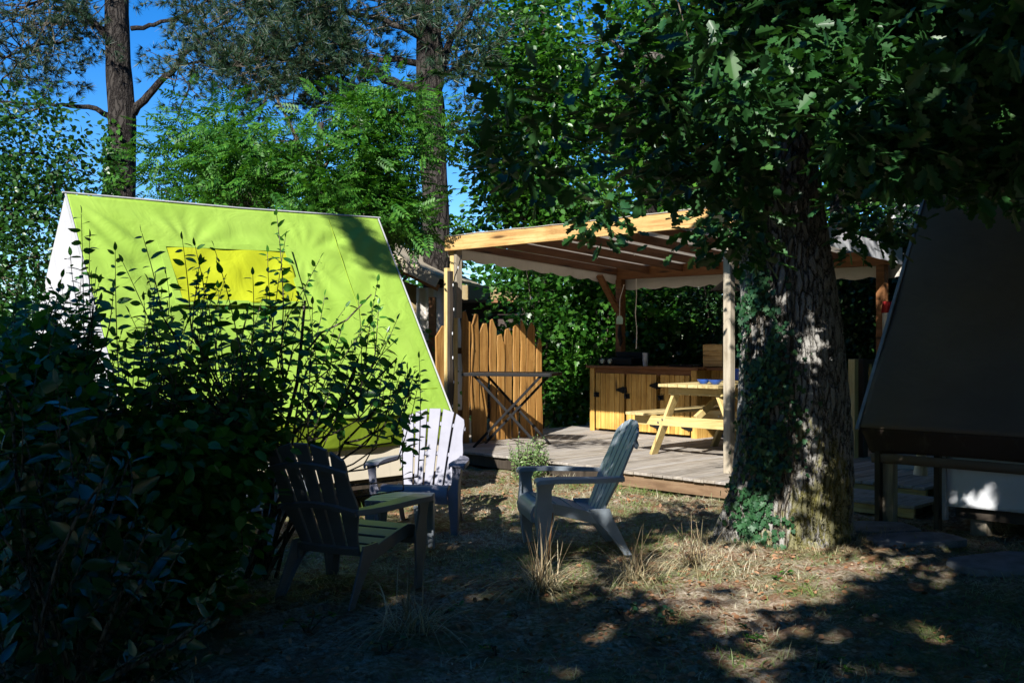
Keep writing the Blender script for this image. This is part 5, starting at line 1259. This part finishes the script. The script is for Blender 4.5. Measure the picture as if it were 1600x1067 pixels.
def laurel():
    p = P(90, 0, 4.1); t = thing('cherry_laurel', 'glossy leaved laurel at the bottom left edge with blue sheen on its long leaves', 'shrub', (p[0], p[1], 0)); ro = np.array([p[0], p[1], 0.0])
    tips = []; roots = []; lens = []
    rr = random.Random(3)
    for k in range(120):
        px_ = rr.uniform(-60, 330); lo_ = 560 if px_ < 150 else 600+(px_-150)*1.8
        py_ = rr.uniform(lo_, 1050); tip = P(px_, py_, rr.uniform(3.9, 4.6)); 
        if tip[2] < .08: continue
        tips.append(tip); roots.append((p[0], p[1], max(0, tip[2]-.5))); lens.append(rr.uniform(.2, .4))
    mb = shoots_to('leaves', MAT['laurel'], t, [q_-ro for q_ in shoot_paths(tips, roots, lens)], .125, .05, OVAL, twist=.9)
    rr = random.Random(5)
    for k in range(12): mb.tube(limb_path((rr.uniform(-.1, .1), 0, -.05), Vector(tips[k*5])-Vector(ro), .05, .1, 6, rr), list(np.linspace(.014, .005, 6)), 6)
    mb.build('branches', MAT['twig'], t)
laurel()
def seedling(label, px_, py_, n, size, h, mat, seed, yellow=0):
    c = G(px_, py_); rr = random.Random(seed); t = thing('seedling', label, 'plant', (c[0], c[1], 0), 0, 'broad leaved seedlings in the foreground')
    pos, ax, nr, sz = [], [], [], []; mb = MB()
    for k in range(max(2, n//7)):
        top = Vector((rr.uniform(-.12, .12), rr.uniform(-.1, .1), h*rr.uniform(.5, 1))); mb.tube([(0, 0, -.02), top*.5+Vector((.01, 0, .02)), top], [.005, .004, .003], 5)
        for i in range(7):
            a = rr.uniform(0, 6.28); pos.append(list(top-Vector((0, 0, rr.uniform(0, h*.3))))); ax.append([math.cos(a), math.sin(a), rr.uniform(-.1, .6)]); nr.append([rr.gauss(0, .2), rr.gauss(0, .2), 1]); sz.append(size*rr.uniform(.7, 1.2))
    leaf_mesh('leaves', MAT[mat], t, np.array(pos), np.array(ax), norm(np.array(nr)), np.array(sz), OVAL); mb.build('stem', MAT['twig'], t)
seedling('seedling with long mid green leaves and a yellowed one low in the left foreground', 325, 985, 28, .11, .16, 'ashleaf', 1)
seedling('seedling with a whorl of large dull leaves left of the yellowed one', 235, 960, 21, .13, .26, 'laurel', 2)
seedling('bright small seedling at the bottom edge below the dark chair', 775, 1020, 14, .035, .05, 'ashleaf', 3)
seedling('small light green seedling at the foot of the grass clumps', 810, 965, 14, .035, .05, 'farleaf', 4)
seedling('low green seedling among the litter left of the nearest grass clump', 480, 985, 28, .05, .08, 'ashleaf', 5)
seedling('low ivy like seedling right of the middle grass clump', 975, 965, 28, .05, .07, 'ivy', 6)
seedling('low dull green seedling between the middle and the right grass clumps', 1040, 975, 21, .05, .07, 'ivy', 7)
o = leaf_mesh('yellow_leaf', MAT['yleaf'], None, np.array([P(295, 940, 4.55)]), np.array([[1, .2, .1]]), np.array([[0, -.6, 1.0]]), np.array([.10]), OVAL); tag(o, 'single yellowed leaf caught on the dark foliage low at left', 'leaf')
for i_, (px_, py_, lb_s) in enumerate(((690, 960, 'green weed between the dark chair and the bleached grass clump'), (1010, 1010, 'green weed in the reddish litter below the right grass clump'), (1275, 1045, 'green weed in the shaded grass near the bottom edge right of centre'), (600, 1020, 'green weed near the bottom edge left of the shaded grass clump'), (1210, 905, 'tiny pale weed in the sunlit patch before the oak foot'), (1180, 1000, 'green weed just outside the sunlit patch'))):
    seedling(lb_s, px_, py_, 21, .045, .05, 'farleaf' if i_ % 2 else 'ashleaf', 20+i_)
def small_bush():
    c = G(826, 747, 0); t = thing('small_bush', 'small grey green bush at the edge of the deck behind the side chair', 'bush', (c[0], c[1], 0)); rr = random.Random(8)
    tips = []; roots = []; lens = []
    for k in range(80):
        a = rr.uniform(0, 6.28); e = rr.random()**.6; tips.append((.27*e*math.cos(a), .22*e*math.sin(a), .48-.22*e*e*rr.random()-.22*rr.random())); roots.append((0, 0, 0)); lens.append(.3)
    mb = shoots_to('leaves', MAT['bushleaf'], t, shoot_paths(tips, roots, lens), .042, .016, DIAMOND, twist=.8)
    mb.build('stems', MAT['twig'], t)
small_bush()

# ------------------------------------------------------------------ grasses and litter
def ribbons(name, mat, parent, base, d, L, curl, w, ns=6, side=None):
    n = len(base); s = np.linspace(0, 1, ns+1)
    d = norm(d); hd = norm(d*np.array([1, 1, 0])+1e-6)
    sd = norm(np.cross(hd, np.array([0, 0, 1.0]))) if side is None else side
    P_ = base[:, None, :]+d[:, None, :]*(L[:, None]*s[None, :])[..., None]+hd[:, None, :]*(L[:, None]*curl[:, None]*.5*s[None, :]**2)[..., None]+np.array([0, 0, -1.0])*(L[:, None]*curl[:, None]*s[None, :]**2.2)[..., None]
    ww = (w[:, None]*(1-s[None, :]**2*.85))[..., None]*.5
    A = P_-sd[:, None, :]*ww; Bv = P_+sd[:, None, :]*ww
    V = np.stack([A, Bv], 2).reshape(n, -1, 3)
    F = np.array([[2*i, 2*i+1, 2*i+3, 2*i+2] for i in range(ns)])
    loops = ((np.arange(n)*(2*(ns+1)))[:, None]+F.ravel()[None, :]).ravel()
    return link_mesh(name, np_mesh(name, V.reshape(-1, 3), loops, np.arange(n*ns)*4), mat, parent)
def clump(label, px_, py_, h, n, nst, seed, wid=.15):
    c = G(px_, py_); t = thing('grass_clump', label, 'ornamental grass', (c[0], c[1], 0), 0, 'dry ornamental grass clumps')
    a = RNG.uniform(0, 6.28, n); r_ = RNG.random(n)*wid
    base = np.stack([r_*np.cos(a), r_*np.sin(a), 0*a], -1); d = np.stack([np.cos(a)*.6+RNG.normal(size=n)*.45, np.sin(a)*.6+RNG.normal(size=n)*.45, 1+0*a], -1)
    ribbons('arching_blades', MAT['dry'], t, base, d, h*RNG.uniform(.5, 1.5, n), RNG.uniform(.4, 1.5, n), RNG.uniform(.0028, .0055, n), 10)
    a = RNG.uniform(0, 6.28, nst); r_ = RNG.random(nst)*wid*.6; base = np.stack([r_*np.cos(a), r_*np.sin(a), 0*a], -1); d = np.stack([RNG.normal(size=nst)*.2, RNG.normal(size=nst)*.2, 1+0*a], -1)
    ribbons('stubble', MAT['stub'], t, base, d, h*RNG.uniform(.4, 1.0, nst), RNG.uniform(0, .25, nst), RNG.uniform(.004, .008, nst), 5)
clump('bleached grass clump with upright stubble in front of the side facing chair', 845, 925, .52, 120, 45, 1)
clump('greyish arching grass clump to the right of the bleached one, left of the oak foot', 990, 905, .44, 100, 30, 2, .16)
clump('thin pale grass clump with tall red brown stalks touching the oak foot', 1085, 880, .38, 80, 16, 3)
clump('shaded straw coloured grass clump in the foreground under the dark chair', 645, 985, .46, 130, 26, 4, .16)
clump('loose wisps of dry grass under the brown tent base at right', 1565, 830, .16, 26, 4, 5, .08)
b = MB(); rr = random.Random(9)
t = thing('stalk', 'tall bare rust coloured stalk standing by the bleached grass clump', 'stalk', tuple(G(853, 905)[:2])+(0,))
b.tube([(0, 0, -.02), (.02, 0, .2), (.045, .01, .42)], [.006, .006, .004], 6); b.build('stem', MAT['pinexd'], t)
def inview(n, y0=4.2, y1=11.5):
    # even over the ground
    Y = np.sqrt(RNG.uniform(y0**2, y1**2, n)); X = Y*RNG.uniform(-.62, .62, n)
    return X, Y
def noise2(x, y, k=1.0):
    return np.sin(2.1*k*x+1.3*np.sin(1.7*k*y))+np.sin(1.9*k*y-1.1*k*x+.7)+.7*np.sin(4.7*k*x+3.1*k*y)+.5*np.sin(9.1*k*x-7.3*k*y+2)
def offdeck(x, y):
    u = ((x-L0[0])-(y-L0[1]))*.7071; w = ((x-L0[0])+(y-L0[1]))*.7071
    return ~((w > -.52) & (u > -.7)) & (np.hypot(x-2.12, y-7.85) > .47)
n = 170000; x, y = inview(n); q_ = noise2(x, y); mul = np.exp(-((x-.1)/1.5)**2-((y-5.2)/.9)**2); k = offdeck(x, y) & (q_+RNG.normal(size=n)*.9 > -.9+3.2*mul); x, y = x[k], y[k]; n = len(x)
a = RNG.uniform(0, 6.28, n); lay = RNG.uniform(.3, 2.4, n)
base = np.stack([x, y, gz(x, y)-.004], -1); d = np.stack([np.cos(a)*lay, np.sin(a)*lay, 1+0*a], -1)
o = ribbons('grass', MAT['grassm'], None, base, d, RNG.uniform(.025, .09, n)*(1+.5*(noise2(x, y, .7) > .8)), RNG.uniform(.1, .9, n), RNG.uniform(.0025, .0055, n), 3)
tag(o, kind='stuff', label='short patchy grass, half of it dried to straw', cat='grass')
n = 26000; x, y = inview(n); q_ = noise2(x+3, y, .8); mul = np.exp(-((x-.1)/1.5)**2-((y-5.2)/.9)**2); k = offdeck(x, y) & (q_+RNG.normal(size=n)*1.1 > .1-3*mul); x, y = x[k], y[k]; n = len(x)
pos = np.stack([x, y, gz(x, y)+RNG.uniform(.004, .02, n)], -1); ax = np.stack([RNG.normal(size=n), RNG.normal(size=n), RNG.normal(size=n)*.25], -1)
o = leaf_mesh('fallen_leaves', MAT['litter'], None, pos, ax, norm(np.stack([RNG.normal(size=n)*.45, RNG.normal(size=n)*.45, 1+0*x], -1)), RNG.uniform(.012, .045, n), BROAD)
tag(o, kind='stuff', label='brown dead leaves scattered over the ground', cat='leaf litter')
n = 9000; x, y = inview(n); k = offdeck(x, y); x, y = x[k], y[k]; n = len(x)
pos = np.stack([x, y, gz(x, y)+RNG.uniform(.003, .012, n)], -1)
o = ribbons('pine_needle_litter', MAT['litter'], None, pos, np.stack([RNG.normal(size=n), RNG.normal(size=n), RNG.normal(size=n)*.12], -1), RNG.uniform(.04, .14, n), 0*x, RNG.uniform(.0015, .004, n), 2)
tag(o, kind='stuff', label='thin dry needles and twigs strewn on the ground', cat='leaf litter')
# rough dry grass fringe at the oak foot
n = 2600; a = RNG.uniform(2.6, 6.6, n); r_ = np.abs(RNG.normal(size=n))*.10+.50; x = 2.12+r_*np.cos(a); y = 7.85+r_*np.sin(a); b2 = np.stack([x, y, gz(x, y)-.005], -1)
o = ribbons('dry_grass', MAT['dry'], None, b2, np.stack([np.cos(a)+RNG.normal(size=n)*.9, np.sin(a)+RNG.normal(size=n)*.9, 1.2+0*a], -1), RNG.uniform(.04, .14, n), RNG.uniform(.1, .8, n), RNG.uniform(.002, .004, n), 4)
tag(o, kind='stuff', label='dry straw tufts round the foot of the oak', cat='grass')
